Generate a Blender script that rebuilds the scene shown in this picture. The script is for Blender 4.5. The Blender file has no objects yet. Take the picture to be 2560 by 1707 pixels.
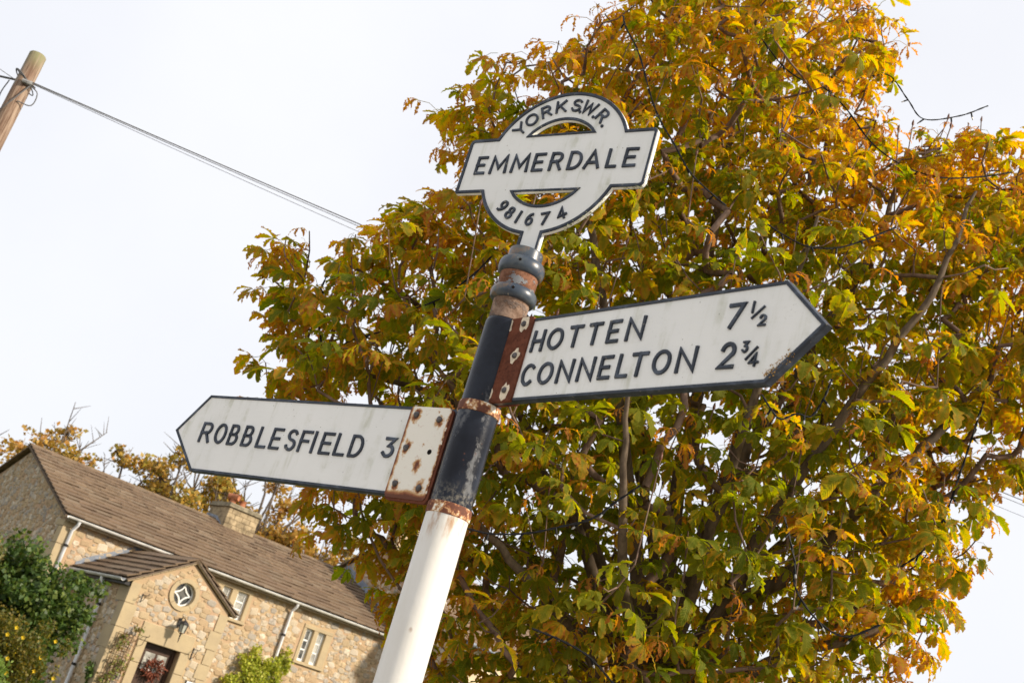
import bpy, math, random
import numpy as np
from mathutils import Vector, Matrix
from mathutils.geometry import tessellate_polygon

random.seed(7)
rng = np.random.default_rng(11)
scene = bpy.context.scene
COL = scene.collection
R = math.radians

# ------------------------------------------------------------------ camera
CAM_H = 1.7
cam_d = bpy.data.cameras.new('camera')
cam = bpy.data.objects.new('camera', cam_d)
COL.objects.link(cam)
cam_d.sensor_width = 36.0
cam_d.lens = 2889.0 / 2560.0 * 36.0
cam_d.clip_start = 0.05
cam_d.clip_end = 3000.0
pitch, roll = R(19.53), R(17.37)
F_ = Vector((0, math.cos(pitch), math.sin(pitch)))
U0 = Vector((0, -math.sin(pitch), math.cos(pitch)))
R0 = Vector((1, 0, 0))
U_ = math.cos(roll) * U0 - math.sin(roll) * R0
R_ = math.cos(roll) * R0 + math.sin(roll) * U0
m = Matrix((R_, U_, -F_)).transposed().to_4x4()
m.translation = Vector((0, 0, CAM_H))
cam.matrix_world = m
cam_d.dof.use_dof = True
cam_d.dof.focus_distance = 4.1
cam_d.dof.aperture_fstop = 7.1
scene.camera = cam

# ------------------------------------------------------------------ sky, sun, exposure
SUN_AZ, SUN_EL = R(112), R(30)
world = bpy.data.worlds.new('World')
scene.world = world
world.use_nodes = True
wn = world.node_tree
wn.nodes.clear()
sky = wn.nodes.new('ShaderNodeTexSky')
sky.sky_type = 'NISHITA'
sky.sun_disc = False
sky.sun_elevation = SUN_EL
sky.sun_rotation = SUN_AZ
sky.dust_density = 3.0
sky.air_density = 1.0
veil = wn.nodes.new('ShaderNodeMix')          # thin high cloud over the whole sky
veil.data_type = 'RGBA'
veil.inputs['Factor'].default_value = 0.86
veil.inputs['B'].default_value = (9.0, 9.08, 9.5, 1)
wn.links.new(sky.outputs[0], veil.inputs['A'])
cl_c = wn.nodes.new('ShaderNodeTexCoord')
cl = wn.nodes.new('ShaderNodeTexNoise')       # faint unevenness of the cloud layer
cl.inputs['Scale'].default_value = 2.2
cl.inputs['Detail'].default_value = 5
wn.links.new(cl_c.outputs['Generated'], cl.inputs['Vector'])
cl_r = wn.nodes.new('ShaderNodeMapRange')
cl_r.inputs[1].default_value, cl_r.inputs[2].default_value = 0.3, 0.7
cl_r.inputs[3].default_value, cl_r.inputs[4].default_value = 0.80, 0.93
wn.links.new(cl.outputs['Fac'], cl_r.inputs[0])
wn.links.new(cl_r.outputs[0], veil.inputs['Factor'])
bg = wn.nodes.new('ShaderNodeBackground')
bg.inputs['Strength'].default_value = 0.076
wn.links.new(veil.outputs['Result'], bg.inputs['Color'])
wo = wn.nodes.new('ShaderNodeOutputWorld')
wn.links.new(bg.outputs[0], wo.inputs[0])

sun_d = bpy.data.lights.new('sun', 'SUN')
sun_d.energy = 3.8
sun_d.angle = R(4)
sun_d.color = (1.0, 0.89, 0.73)
sun = bpy.data.objects.new('sun', sun_d)
COL.objects.link(sun)
to_sun = Vector((math.sin(SUN_AZ) * math.cos(SUN_EL), math.cos(SUN_AZ) * math.cos(SUN_EL), math.sin(SUN_EL)))
sun.rotation_euler = to_sun.to_track_quat('Z', 'Y').to_euler()
sun.location = (20, -5, 20)

vs = scene.view_settings
vs.view_transform = 'Standard'
vs.look = 'None'
vs.gamma = 1.0
vs.exposure = 0.6
vs.use_curve_mapping = False

# ------------------------------------------------------------------ material helpers
class NT:
    def __init__(self, name):
        self.m = bpy.data.materials.new(name)
        self.m.use_nodes = True
        self.t = self.m.node_tree
        self.p = self.t.nodes['Principled BSDF']
        self.out = self.t.nodes['Material Output']
    def n(self, typ, **kw):
        nd = self.t.nodes.new('ShaderNode' + typ)
        for k, v in kw.items():
            setattr(nd, k, v)
        return nd
    def set(self, sock, v):
        if hasattr(v, 'is_output') or isinstance(v, bpy.types.NodeSocket):
            self.t.links.new(v, sock)
        elif isinstance(v, (tuple, list)) and len(v) == 3 and sock.type == 'RGBA':
            sock.default_value = (*v, 1)
        else:
            sock.default_value = v
    def coord(self, kind='Object'):
        return self.n('TexCoord').outputs[kind]
    def mapping(self, vec, scale=(1, 1, 1), loc=(0, 0, 0), rot=(0, 0, 0)):
        q = self.n('Mapping')
        self.set(q.inputs['Vector'], vec)
        q.inputs['Scale'].default_value = scale
        q.inputs['Location'].default_value = loc
        q.inputs['Rotation'].default_value = rot
        return q.outputs[0]
    def noise(self, vec, scale=5, detail=4, rough=0.55, out='Fac'):
        q = self.n('TexNoise')
        self.set(q.inputs['Vector'], vec)
        q.inputs['Scale'].default_value = scale
        q.inputs['Detail'].default_value = detail
        q.inputs['Roughness'].default_value = rough
        return q.outputs[out]
    def voronoi(self, vec, scale=5, out='Distance', feature='F1'):
        q = self.n('TexVoronoi', feature=feature)
        self.set(q.inputs['Vector'], vec)
        q.inputs['Scale'].default_value = scale
        return q.outputs[out]
    def ramp(self, fac, lo, hi, a=0.0, b=1.0):
        q = self.n('MapRange', clamp=True, interpolation_type='SMOOTHSTEP')
        self.set(q.inputs[0], fac)
        q.inputs[1].default_value = lo
        q.inputs[2].default_value = hi
        q.inputs[3].default_value = a
        q.inputs[4].default_value = b
        return q.outputs[0]
    def mix(self, fac, a, b, mode='MIX'):
        q = self.n('Mix', data_type='RGBA', blend_type=mode)
        self.set(q.inputs[0], fac)
        self.set(q.inputs[6], a)
        self.set(q.inputs[7], b)
        return q.outputs[2]
    def math(self, op, a, b=0.0, clamp=False):
        q = self.n('Math', operation=op, use_clamp=clamp)
        self.set(q.inputs[0], a)
        self.set(q.inputs[1], b)
        return q.outputs[0]
    def attr(self, name, out='Color'):
        q = self.n('Attribute', attribute_name=name)
        return q.outputs[out]
    def sep(self, vec):
        q = self.n('SeparateXYZ')
        self.set(q.inputs[0], vec)
        return q.outputs
    def bump(self, h, strength=0.3, dist=0.01):
        q = self.n('Bump')
        q.inputs['Strength'].default_value = strength
        q.inputs['Distance'].default_value = dist
        self.set(q.inputs['Height'], h)
        self.set(self.p.inputs['Normal'], q.outputs[0])
        return q.outputs[0]
    def base(self, c, rough=0.6, spec=0.4, metal=0.0):
        self.set(self.p.inputs['Base Color'], c)
        self.set(self.p.inputs['Roughness'], rough)
        self.set(self.p.inputs['Specular IOR Level'], spec)
        self.p.inputs['Metallic'].default_value = metal
    def near_points(self, vec, pts):
        best = None
        for p in pts:
            q = self.n('VectorMath', operation='DISTANCE')
            self.set(q.inputs[0], vec)
            q.inputs[1].default_value = p
            best = q.outputs['Value'] if best is None else self.math('MINIMUM', best, q.outputs['Value'])
        return best

# ------------------------------------------------------------------ materials: sign
def m_sign_white():
    a = NT('sign_white_paint'); c = a.coord()
    st = a.noise(a.mapping(c, (26, 26, 3.0)), 1.0, 4, 0.6)
    bl = a.noise(c, 9, 5, 0.65)
    dirt = a.math('MULTIPLY', a.ramp(st, 0.46, 0.74), a.ramp(bl, 0.4, 0.66))
    col = a.mix(a.math('MULTIPLY', dirt, 0.72), (0.87, 0.865, 0.83), (0.44, 0.44, 0.29))
    grit = a.math('MULTIPLY', a.ramp(a.noise(c, 130, 3, 0.7), 0.6, 0.75), a.ramp(a.noise(c, 7, 3), 0.45, 0.7))
    col = a.mix(a.math('MULTIPLY', grit, 0.45), col, (0.33, 0.31, 0.24))
    cloud = a.ramp(a.noise(c, 3, 3), 0.35, 0.7)
    col = a.mix(a.math('MULTIPLY', cloud, 0.25), col, (0.66, 0.665, 0.64))
    sp = a.voronoi(c, 45)
    spm = a.math('MULTIPLY', a.ramp(sp, 0.10, 0.06), a.ramp(a.noise(c, 14, 2), 0.52, 0.62))
    col = a.mix(a.math('MULTIPLY', spm, 0.7), col, (0.2, 0.18, 0.12))
    a.base(col, 0.42, 0.4)
    a.bump(a.math('ADD', a.noise(a.mapping(c, (20, 20, 90)), 1.0, 3), a.math('MULTIPLY', a.noise(c, 60, 3), 0.5)), 0.18, 0.002)
    return a.m
def m_navy():
    a = NT('sign_navy_paint'); c = a.coord()
    n1 = a.noise(c, 18, 5, 0.65)
    col = a.mix(a.ramp(n1, 0.45, 0.75), (0.020, 0.027, 0.042), (0.075, 0.094, 0.130))
    col = a.mix(a.ramp(a.noise(c, 70, 3), 0.66, 0.74), col, (0.25, 0.23, 0.18))
    a.base(col, 0.42, 0.35)
    a.bump(n1, 0.2, 0.002)
    return a.m
def m_post_black():
    a = NT('post_black_paint'); c = a.coord()
    big = a.noise(a.mapping(c, (16, 16, 5), rot=(0.0, 0.2, 0.4)), 1.0, 5, 0.6)
    fine = a.noise(c, 60, 5, 0.7)
    wear = a.ramp(a.math('ADD', big, a.math('MULTIPLY', fine, 0.35)), 0.765, 0.86)
    col = a.mix(a.ramp(a.noise(c, 7, 4), 0.35, 0.7), (0.006, 0.007, 0.012), (0.020, 0.025, 0.038))
    col = a.mix(wear, col, (0.115, 0.12, 0.13))
    rs = a.math('MULTIPLY', a.ramp(a.voronoi(c, 55), 0.22, 0.1), a.ramp(a.noise(c, 12, 3), 0.54, 0.66))
    col = a.mix(rs, col, (0.13, 0.05, 0.03))
    z = a.sep(c)[2]
    pit = a.math('MULTIPLY', a.ramp(z, 2.38, 2.31), a.ramp(a.noise(c, 75, 4, 0.7), 0.45, 0.6))
    col = a.mix(a.math('MULTIPLY', pit, 0.6), col, (0.23, 0.21, 0.17))
    a.base(col, a.math('ADD', a.math('MULTIPLY', wear, 0.35), 0.25), 0.22)
    a.bump(a.math('ADD', a.math('MULTIPLY', wear, -0.6), a.math('MULTIPLY', fine, 0.5)), 0.4, 0.003)
    return a.m
def m_collar():
    a = NT('collar_paint'); c = a.coord()
    n1 = a.noise(c, 14, 5, 0.65)
    col = a.mix(a.ramp(n1, 0.4, 0.7), (0.035, 0.05, 0.075), (0.10, 0.115, 0.12))
    col = a.mix(a.ramp(a.noise(a.mapping(c, loc=(3, 1, 2)), 17, 5, 0.7), 0.53, 0.68), col, (0.20, 0.125, 0.07))
    col = a.mix(a.ramp(a.noise(a.mapping(c, loc=(1, 4, 2)), 55, 4, 0.7), 0.62, 0.7), col, (0.26, 0.25, 0.21))
    a.base(col, 0.35, 0.5)
    a.bump(n1, 0.25, 0.003)
    return a.m
def m_rust(name, dark, light, flakes=0.0, flake_col=(0.3, 0.33, 0.36)):
    a = NT(name); c = a.coord()
    n1 = a.noise(c, 30, 6, 0.7)
    n2 = a.noise(c, 90, 4, 0.7)
    col = a.mix(a.ramp(n1, 0.35, 0.68), dark, light)
    col = a.mix(a.ramp(n2, 0.55, 0.75), col, tuple(v * 0.4 for v in dark))
    h = a.math('ADD', n1, a.math('MULTIPLY', n2, 0.6))
    if flakes:
        f = a.ramp(a.noise(a.mapping(c, (1, 1, 1.6), loc=(5, 2, 0.4)), 24, 4, 0.6), 0.56, 0.6)
        col = a.mix(a.math('MULTIPLY', f, flakes), col, flake_col)
        h = a.math('ADD', h, f)
    a.base(col, 0.85, 0.2)
    a.bump(h, 0.6, 0.004)
    return a.m
def m_cream_rust(name, pts=None, amount=0.5):
    a = NT(name); c = a.coord()
    n1 = a.noise(c, 26, 6, 0.7)
    n2 = a.noise(c, 75, 4, 0.7)
    if pts is None:
        k = a.ramp(a.math('ADD', n1, a.math('MULTIPLY', n2, 0.25)), 0.66 - 0.3 * amount, 0.86 - 0.3 * amount)
    else:
        sc = a.mapping(c, (1, 1, 0.62))
        d = a.near_points(sc, [(p[0], p[1], (p[2] - 0.006) * 0.62) for p in pts])
        d = a.math('ADD', d, a.math('MULTIPLY', a.noise(c, 8, 2), 0.03))
        spot = a.ramp(a.math('ADD', d, a.math('MULTIPLY', n1, 0.06)), 0.066, 0.046)
        k = a.math('MAXIMUM', spot, a.ramp(a.math('ADD', n1, a.math('MULTIPLY', n2, 0.3)), 0.79, 0.92))
        x, y, z = a.sep(c)
        e1 = a.ramp(a.math('ADD', x, a.math('MULTIPLY', n1, 0.03)), -0.207, -0.226)
        e2 = a.ramp(a.math('ADD', z, a.math('MULTIPLY', n1, 0.03)), 2.352, 2.328)
        e3 = a.math('MULTIPLY', a.ramp(a.math('SUBTRACT', x, a.math('MULTIPLY', n1, 0.03)), -0.108, -0.097), a.ramp(n2, 0.35, 0.55))
        k = a.math('MAXIMUM', k, a.math('MAXIMUM', a.math('MAXIMUM', e1, e3), e2))
    col = a.mix(a.ramp(k, 0.0, 0.45), (0.84, 0.80, 0.70), (0.60, 0.36, 0.16))
    col = a.mix(a.ramp(k, 0.35, 0.8), col, (0.27, 0.09, 0.035))
    col = a.mix(a.ramp(k, 0.75, 1.0), col, (0.13, 0.045, 0.025))
    col = a.mix(a.math('MULTIPLY', a.ramp(n2, 0.6, 0.72), 0.35), col, (0.45, 0.2, 0.09))
    a.base(col, a.math('ADD', a.math('MULTIPLY', k, 0.4), 0.38), 0.4)
    a.bump(a.math('ADD', a.math('MULTIPLY', k, -0.6), n2), 0.4, 0.003)
    return a.m
def m_post_white():
    a = NT('post_white_paint'); c = a.coord()
    col = a.mix(a.math('MULTIPLY', a.ramp(a.noise(a.mapping(c, (10, 10, 2)), 1, 4), 0.42, 0.7), 0.34), (0.76, 0.745, 0.70), (0.56, 0.52, 0.42))
    z = a.sep(c)[2]
    top = a.math('MULTIPLY', a.ramp(z, 2.17, 2.275), a.ramp(a.noise(a.mapping(c, (38, 38, 9)), 1.0, 5, 0.65), 0.46, 0.66))
    col = a.mix(top, col, (0.42, 0.24, 0.12))
    sp = a.math('MULTIPLY', a.ramp(a.voronoi(a.mapping(c, (1, 1, .7)), 15), 0.13, 0.06), a.ramp(a.noise(c, 6, 2), 0.52, 0.58))
    col = a.mix(a.math('MULTIPLY', sp, 0.85), col, (0.26, 0.12, 0.04))
    a.base(col, 0.34, 0.45)
    a.bump(a.math('ADD', a.noise(c, 40, 3), a.noise(a.mapping(c, (60, 60, 7)), 1.0, 3)), 0.16, 0.003)
    return a.m
def m_plain(name, col, rough=0.6, spec=0.4, var=0.25, scale=12, bump=0.15, dist=0.004, metal=0.0):
    a = NT(name); c = a.coord()
    n1 = a.noise(c, scale, 5, 0.6)
    lo = tuple(v * (1 - var) for v in col); hi = tuple(min(1.0, v * (1 + var)) for v in col)
    a.base(a.mix(a.ramp(n1, 0.3, 0.7), lo, hi), rough, spec, metal)
    if bump:
        a.bump(n1, bump, dist)
    return a.m

MAT = {}
MAT['white'] = m_sign_white()
MAT['navy'] = m_navy()
MAT['black'] = m_post_black()
MAT['collar'] = m_collar()
MAT['rust_plate'] = m_rust('rusted_plate', (0.11, 0.034, 0.018), (0.185, 0.06, 0.032))
MAT['rust_tube'] = m_rust('rusted_tube', (0.13, 0.055, 0.03), (0.29, 0.14, 0.085), 0.85, (0.22, 0.24, 0.26))
MAT['rust_tube_low'] = m_rust('rusted_tube_flaky', (0.15, 0.09, 0.06), (0.33, 0.23, 0.17), 0.6, (0.12, 0.1, 0.09))
MAT['ring'] = m_cream_rust('ring_cream_rust', None, 0.62)
LB = [(-0.2103, 0.8595), (-0.1181, 0.8492), (-0.2103, 0.7571), (-0.2089, 0.6481), (-0.1154, 0.6421)]
MAT['bracket_cream'] = m_cream_rust('bracket_cream_rust', [(u, -0.02, z + 1.7) for u, z in LB + [(-0.15, 0.715)]])
MAT['flake'] = m_plain('cream_paint_flake', (0.74, 0.63, 0.47), 0.6, 0.3, 0.2, 60)
MAT['bolt'] = m_plain('bolt_iron', (0.085, 0.075, 0.075), 0.55, 0.5, 0.5, 90, 0.4, 0.002)
MAT['post_white'] = m_post_white()
MAT['lichen'] = m_plain('grey_green_lichen', (0.32, 0.34, 0.2), 0.95, 0.1, 0.5, 120, 0)
MAT['lichen_orange'] = m_plain('orange_lichen', (0.42, 0.24, 0.06), 0.95, 0.1, 0.5, 120, 0)
MAT['hole'] = m_plain('recess_shade', (0.012, 0.009, 0.008), 0.9, 0.1, 0.2, 30, 0)  # near-black colour stands in for shade inside holes and grooves

# ------------------------------------------------------------------ mesh helpers
def link(o, parent=None):
    COL.objects.link(o)
    if parent is not None:
        o.parent = parent
    return o
def empty(name, loc=(0, 0, 0), rot=(0, 0, 0)):
    o = bpy.data.objects.new(name, None)
    o.empty_display_size = 0.2
    COL.objects.link(o)
    o.location = loc
    o.rotation_euler = rot
    return o
def tag(o, label=None, cat=None, group=None, kind=None):
    if label: o['label'] = label
    if cat: o['category'] = cat
    if group: o['group'] = group
    if kind: o['kind'] = kind
    return o
class MB:
    def __init__(self):
        self.v = []; self.f = []
    def add(self, verts, faces):
        k = len(self.v)
        self.v += [tuple(p) for p in verts]
        self.f += [tuple(i + k for i in f) for f in faces]
        return self
    def box(self, x0, x1, y0, y1, z0, z1):
        return self.add([(x0, y0, z0), (x1, y0, z0), (x1, y1, z0), (x0, y1, z0), (x0, y0, z1), (x1, y0, z1), (x1, y1, z1), (x0, y1, z1)],
                        [(0, 3, 2, 1), (4, 5, 6, 7), (0, 1, 5, 4), (1, 2, 6, 5), (2, 3, 7, 6), (3, 0, 4, 7)])
    def bbox(self, x0, x1, y0, y1, z0, z1, b=0.01):
        """box with chamfered edges on the y0 (outer) face"""
        return self.add([(x0, y1, z0), (x1, y1, z0), (x1, y1, z1), (x0, y1, z1),
                         (x0, y0 + b, z0), (x1, y0 + b, z0), (x1, y0 + b, z1), (x0, y0 + b, z1),
                         (x0 + b, y0, z0 + b), (x1 - b, y0, z0 + b), (x1 - b, y0, z1 - b), (x0 + b, y0, z1 - b)],
                        [(0, 1, 2, 3), (4, 0, 3, 7), (1, 5, 6, 2), (0, 4, 5, 1), (3, 2, 6, 7),
                         (4, 8, 9, 5), (5, 9, 10, 6), (6, 10, 11, 7), (7, 11, 8, 4), (8, 11, 10, 9)])
    def lathe(self, prof, n=48, cap=True):
        k = len(self.v)
        for r, z in prof:
            for i in range(n):
                a = 2 * math.pi * i / n
                self.v.append((r * math.cos(a), r * math.sin(a), z))
        for j in range(len(prof) - 1):
            for i in range(n):
                i2 = (i + 1) % n
                self.f.append((k + j * n + i, k + j * n + i2, k + (j + 1) * n + i2, k + (j + 1) * n + i))
        if cap:
            self.f.append(tuple(k + i for i in reversed(range(n))))
            self.f.append(tuple(k + (len(prof) - 1) * n + i for i in range(n)))
        return self
    def tube(self, pts, rad, n=6, cap=True):
        pts = [Vector(p) for p in pts]
        if not hasattr(rad, '__len__'):
            rad = [rad] * len(pts)
        k = len(self.v)
        prev = None
        for i, p in enumerate(pts):
            d = (pts[min(i + 1, len(pts) - 1)] - pts[max(i - 1, 0)])
            if d.length < 1e-9: d = Vector((0, 0, 1))
            d.normalize()
            if prev is None:
                ref = Vector((0, 0, 1)) if abs(d.z) < 0.9 else Vector((1, 0, 0))
                a = d.cross(ref).normalized()
            else:
                a = (prev - d * prev.dot(d)).normalized()
            prev = a
            b = d.cross(a)
            for j in range(n):
                t = 2 * math.pi * j / n
                self.v.append(tuple(p + (a * math.cos(t) + b * math.sin(t)) * rad[i]))
        for i in range(len(pts) - 1):
            for j in range(n):
                j2 = (j + 1) % n
                self.f.append((k + i * n + j, k + i * n + j2, k + (i + 1) * n + j2, k + (i + 1) * n + j))
        if cap:
            self.f.append(tuple(k + j for j in reversed(range(n))))
            self.f.append(tuple(k + (len(pts) - 1) * n + j for j in range(n)))
        return self
    def plate(self, outer, holes, v0, v1):
        """polygon (u,z) with holes extruded from v0 (front, towards -v) to v1"""
        loops = [outer] + holes
        flat = [p for l in loops for p in l]
        tris = tessellate_polygon([[Vector((p[0], p[1], 0)) for p in l] for l in loops])
        n = len(flat); k = len(self.v)
        self.v += [(p[0], v0, p[1]) for p in flat] + [(p[0], v1, p[1]) for p in flat]
        for a, b, c in tris:
            (ax, az), (bx, bz), (cx, cz) = flat[a], flat[b], flat[c]
            if (bx - ax) * (cz - az) - (bz - az) * (cx - ax) < 0: a, b, c = a, c, b
            self.f.append((k + a, k + b, k + c)); self.f.append((k + n + a, k + n + c, k + n + b))
        o = 0
        for li, l in enumerate(loops):
            L = len(l)
            area = sum(l[i][0] * l[(i + 1) % L][1] - l[(i + 1) % L][0] * l[i][1] for i in range(L))
            for i in range(L):
                a, b = k + o + i, k + o + (i + 1) % L
                q = (a, a + n, b + n, b) if (area > 0) == (li == 0) else (a, b, b + n, a + n)
                self.f.append(q)
            o += L
        return self
    def ribbon(self, pts, off0, off1, v_base, v_top, closed=False, bevel=0.12):
        """strip along a polyline in the (u,z) plane between two offsets, raised from v_base to v_top"""
        a = offset_poly(pts, off0, closed); b = offset_poly(pts, off1, closed)
        n = len(pts); k = len(self.v)
        for p, q in zip(a, b):
            w = (q[0] - p[0], q[1] - p[1])
            self.v += [(p[0], v_base, p[1]), (p[0] + w[0] * bevel, v_top, p[1] + w[1] * bevel),
                       (q[0] - w[0] * bevel, v_top, q[1] - w[1] * bevel), (q[0], v_base, q[1])]
        for i in range(n if closed else n - 1):
            i2 = (i + 1) % n
            A, B = k + 4 * i, k + 4 * i2
            self.f += [(A, B, B + 1, A + 1), (A + 1, B + 1, B + 2, A + 2), (A + 2, B + 2, B + 3, A + 3)]
        if not closed:
            self.f += [(k, k + 1, k + 2, k + 3), (k + 4 * (n - 1), k + 4 * (n - 1) + 3, k + 4 * (n - 1) + 2, k + 4 * (n - 1) + 1)]
        return self
    def mesh(self, name):
        me = bpy.data.meshes.new(name)
        me.from_pydata(self.v, [], self.f)
        me.update()
        return me
    def build(self, name, mat, parent=None, smooth=False, fix=False):
        me = self.mesh(name)
        if fix:
            import bmesh
            bm = bmesh.new(); bm.from_mesh(me)
            bmesh.ops.recalc_face_normals(bm, faces=bm.faces)
            bm.to_mesh(me); bm.free()
        if smooth:
            me.shade_smooth()
        if mat is not None:
            me.materials.append(mat)
        return link(bpy.data.objects.new(name, me), parent)
def sharp(o, deg=35):
    o.data.shade_smooth()
    o.data.set_sharp_from_angle(angle=R(deg))
    return o
def offset_poly(pts, d, closed):
    n = len(pts); out = []
    for i in range(n):
        p = pts[i]
        a = pts[i - 1] if (i > 0 or closed) else None
        b = pts[(i + 1) % n] if (i < n - 1 or closed) else None
        def nrm(s, e):
            dx, dz = e[0] - s[0], e[1] - s[1]
            l = math.hypot(dx, dz) or 1e-9
            return (-dz / l, dx / l)
        if a is None: nn = nrm(p, b); s = 1
        elif b is None: nn = nrm(a, p); s = 1
        else:
            n1, n2 = nrm(a, p), nrm(p, b)
            nn = (n1[0] + n2[0], n1[1] + n2[1])
            l = math.hypot(*nn)
            if l < 0.05: nn = n1; s = 1
            else:
                nn = (nn[0] / l, nn[1] / l)
                s = min(1.0 / max(0.2, nn[0] * n1[0] + nn[1] * n1[1]), 1.9)
        out.append((p[0] + nn[0] * d * s, p[1] + nn[1] * d * s))
    return out
def arc(cx, cy, rx, ry, a0, a1, n=14):
    return [(cx + rx * math.cos(R(a0 + (a1 - a0) * i / n)), cy + ry * math.sin(R(a0 + (a1 - a0) * i / n))) for i in range(n + 1)]
def fast_mesh(name, verts, quads, mat, parent=None, uv=None, tint=None, smooth=False):
    """big mesh from numpy arrays: verts (V,3), quads (Q,4), uv (V,2), tint (V,3)"""
    me = bpy.data.meshes.new(name)
    V, Q = len(verts), len(quads)
    me.vertices.add(V)
    me.vertices.foreach_set('co', np.ascontiguousarray(verts, dtype=np.float32).ravel())
    me.loops.add(Q * 4)
    me.loops.foreach_set('vertex_index', np.ascontiguousarray(quads, dtype=np.int32).ravel())
    me.polygons.add(Q)
    me.polygons.foreach_set('loop_start', np.arange(0, Q * 4, 4, dtype=np.int32))
    me.update(calc_edges=True)
    if uv is not None:
        l = me.uv_layers.new(name='UVMap')
        l.data.foreach_set('uv', np.ascontiguousarray(uv, dtype=np.float32)[np.asarray(quads).ravel()].ravel())
    if tint is not None:
        a = me.attributes.new('tint', 'FLOAT_COLOR', 'POINT')
        c = np.ones((V, 4), dtype=np.float32); c[:, :3] = tint
        a.data.foreach_set('color', c.ravel())
    if smooth: me.shade_smooth()
    me.validate()
    if mat is not None: me.materials.append(mat)
    return link(bpy.data.objects.new(name, me), parent)

# ------------------------------------------------------------------ ground and road
def m_grass():
    a = NT('grass_ground'); c = a.coord()
    n1 = a.noise(c, 0.8, 6, 0.65); n2 = a.noise(c, 14, 5, 0.7)
    col = a.mix(a.ramp(n1, 0.35, 0.65), (0.045, 0.065, 0.018), (0.09, 0.095, 0.03))
    col = a.mix(a.math('MULTIPLY', a.ramp(n2, 0.5, 0.75), 0.6), col, (0.16, 0.10, 0.035))
    a.base(col, 0.95, 0.1); a.bump(n2, 0.8, 0.05)
    return a.m
def m_asphalt():
    a = NT('asphalt'); c = a.coord()
    n1 = a.noise(c, 120, 4, 0.7)
    a.base(a.mix(a.ramp(n1, 0.3, 0.7), (0.04, 0.04, 0.042), (0.085, 0.083, 0.08)), 0.9, 0.2)
    a.bump(n1, 0.5, 0.006)
    return a.m
pv = MB().add([(-14, -3.4, 0.004), (9, -3.4, 0.004), (9, 5.2, 0.004), (-14, 5.2, 0.004)], [(0, 1, 2, 3)]).build('bounce_sheet', m_plain('bounce_gravel', (0.34, 0.30, 0.25), 0.95, 0.1, 0.35, 60, 0.5, 0.01))  # out of view, added to throw light up onto the sign plates
tag(pv, 'unseen pale gravel sheet added to bounce light onto the fingerpost', None, None, 'structure')
g = MB().add([(-900, -900, 0), (900, -900, 0), (900, 900, 0), (-900, 900, 0)], [(0, 1, 2, 3)]).build('ground', m_grass())
tag(g, 'grassy ground of the village green', None, None, 'structure')
rd = MB().add([(-60, -9, 0.004), (60, -9, 0.004), (60, -3.5, 0.004), (-60, -3.5, 0.004)], [(0, 1, 2, 3)]).build('road', m_asphalt())
tag(rd, 'dark asphalt village road', None, None, 'structure')

# ------------------------------------------------------------------ the fingerpost
POST = empty('fingerpost', (0.0062, 3.151, 0.0), (0, R(-0.8), 0))
tag(POST, 'white and black cast iron fingerpost with two arms and a ring headed finial', 'fingerpost')
Z = CAM_H
def lathe_part(name, prof, mat, n=56, smooth=True):
    o = MB().lathe([(r, z + Z if z > -1.69 else 0.0) for r, z in prof], n).build(name, mat, POST)
    return sharp(o, 40)
lathe_part('lower_post', [(0.066, -1.7), (0.0625, 0.0), (0.0600, 0.574)], MAT['post_white'])
lathe_part('band', [(0.0585, 0.572), (0.0622, 0.5745), (0.0628, 0.580), (0.0628, 0.600), (0.0618, 0.6055), (0.0585, 0.607)], MAT['ring'])
lathe_part('lower_sleeve', [(0.0587, 0.6065), (0.0587, 0.75), (0.0582, 0.873)], MAT['black'])
lathe_part('band', [(0.058, 0.8725), (0.0612, 0.8745), (0.0618, 0.879), (0.0616, 0.898), (0.0607, 0.9035), (0.057, 0.905)], MAT['ring'])
lathe_part('upper_sleeve', [(0.0578, 0.9045), (0.0576, 1.14), (0.0570, 1.154), (0.0550, 1.163), (0.051, 1.167)], MAT['black'])
lathe_part('rusted_neck', [(0.0535, 1.166), (0.0528, 1.17), (0.0532, 1.205), (0.0550, 1.25)], MAT['rust_tube_low'])
lathe_part('rusted_neck', [(0.0545, 1.251), (0.0562, 1.275), (0.0573, 1.30), (0.0570, 1.345)], MAT['rust_tube'])
def torus_prof(zc, rout, hh, rin):
    pts = [(rin, zc - hh)]
    for i in range(13):
        a = -math.pi / 2 + math.pi * i / 12
        pts.append((rin + (rout - rin) * max(0.0, math.cos(a)) ** 0.75, zc + hh * math.sin(a)))
    return pts
lathe_part('collar_moulding', torus_prof(1.2505, 0.0697, 0.0215, 0.052), MAT['collar'])
lathe_part('collar_moulding', torus_prof(1.3400, 0.0697, 0.025, 0.052), MAT['collar'])
lathe_part('top_socket', [(0.0515, 1.352), (0.0515, 1.392), (0.0500, 1.398), (0.044, 1.4005), (0.030, 1.4005)], MAT['collar'])
def hole_disc(x_ang, z, rad, name='hole_shade_disc', r=0.0045):
    """dark disc on the metal, its colour standing in for the shade inside a bolt hole"""
    d = Vector((math.cos(x_ang), math.sin(x_ang), 0))
    p = d * rad + Vector((0, 0, z + Z))
    MB().tube([p - d * 0.004, p + d * 0.0006], r, 12).build(name, MAT['hole'], POST)
hole_disc(R(-100), 1.343, 0.0697); hole_disc(R(-97), 1.253, 0.0697)

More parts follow.
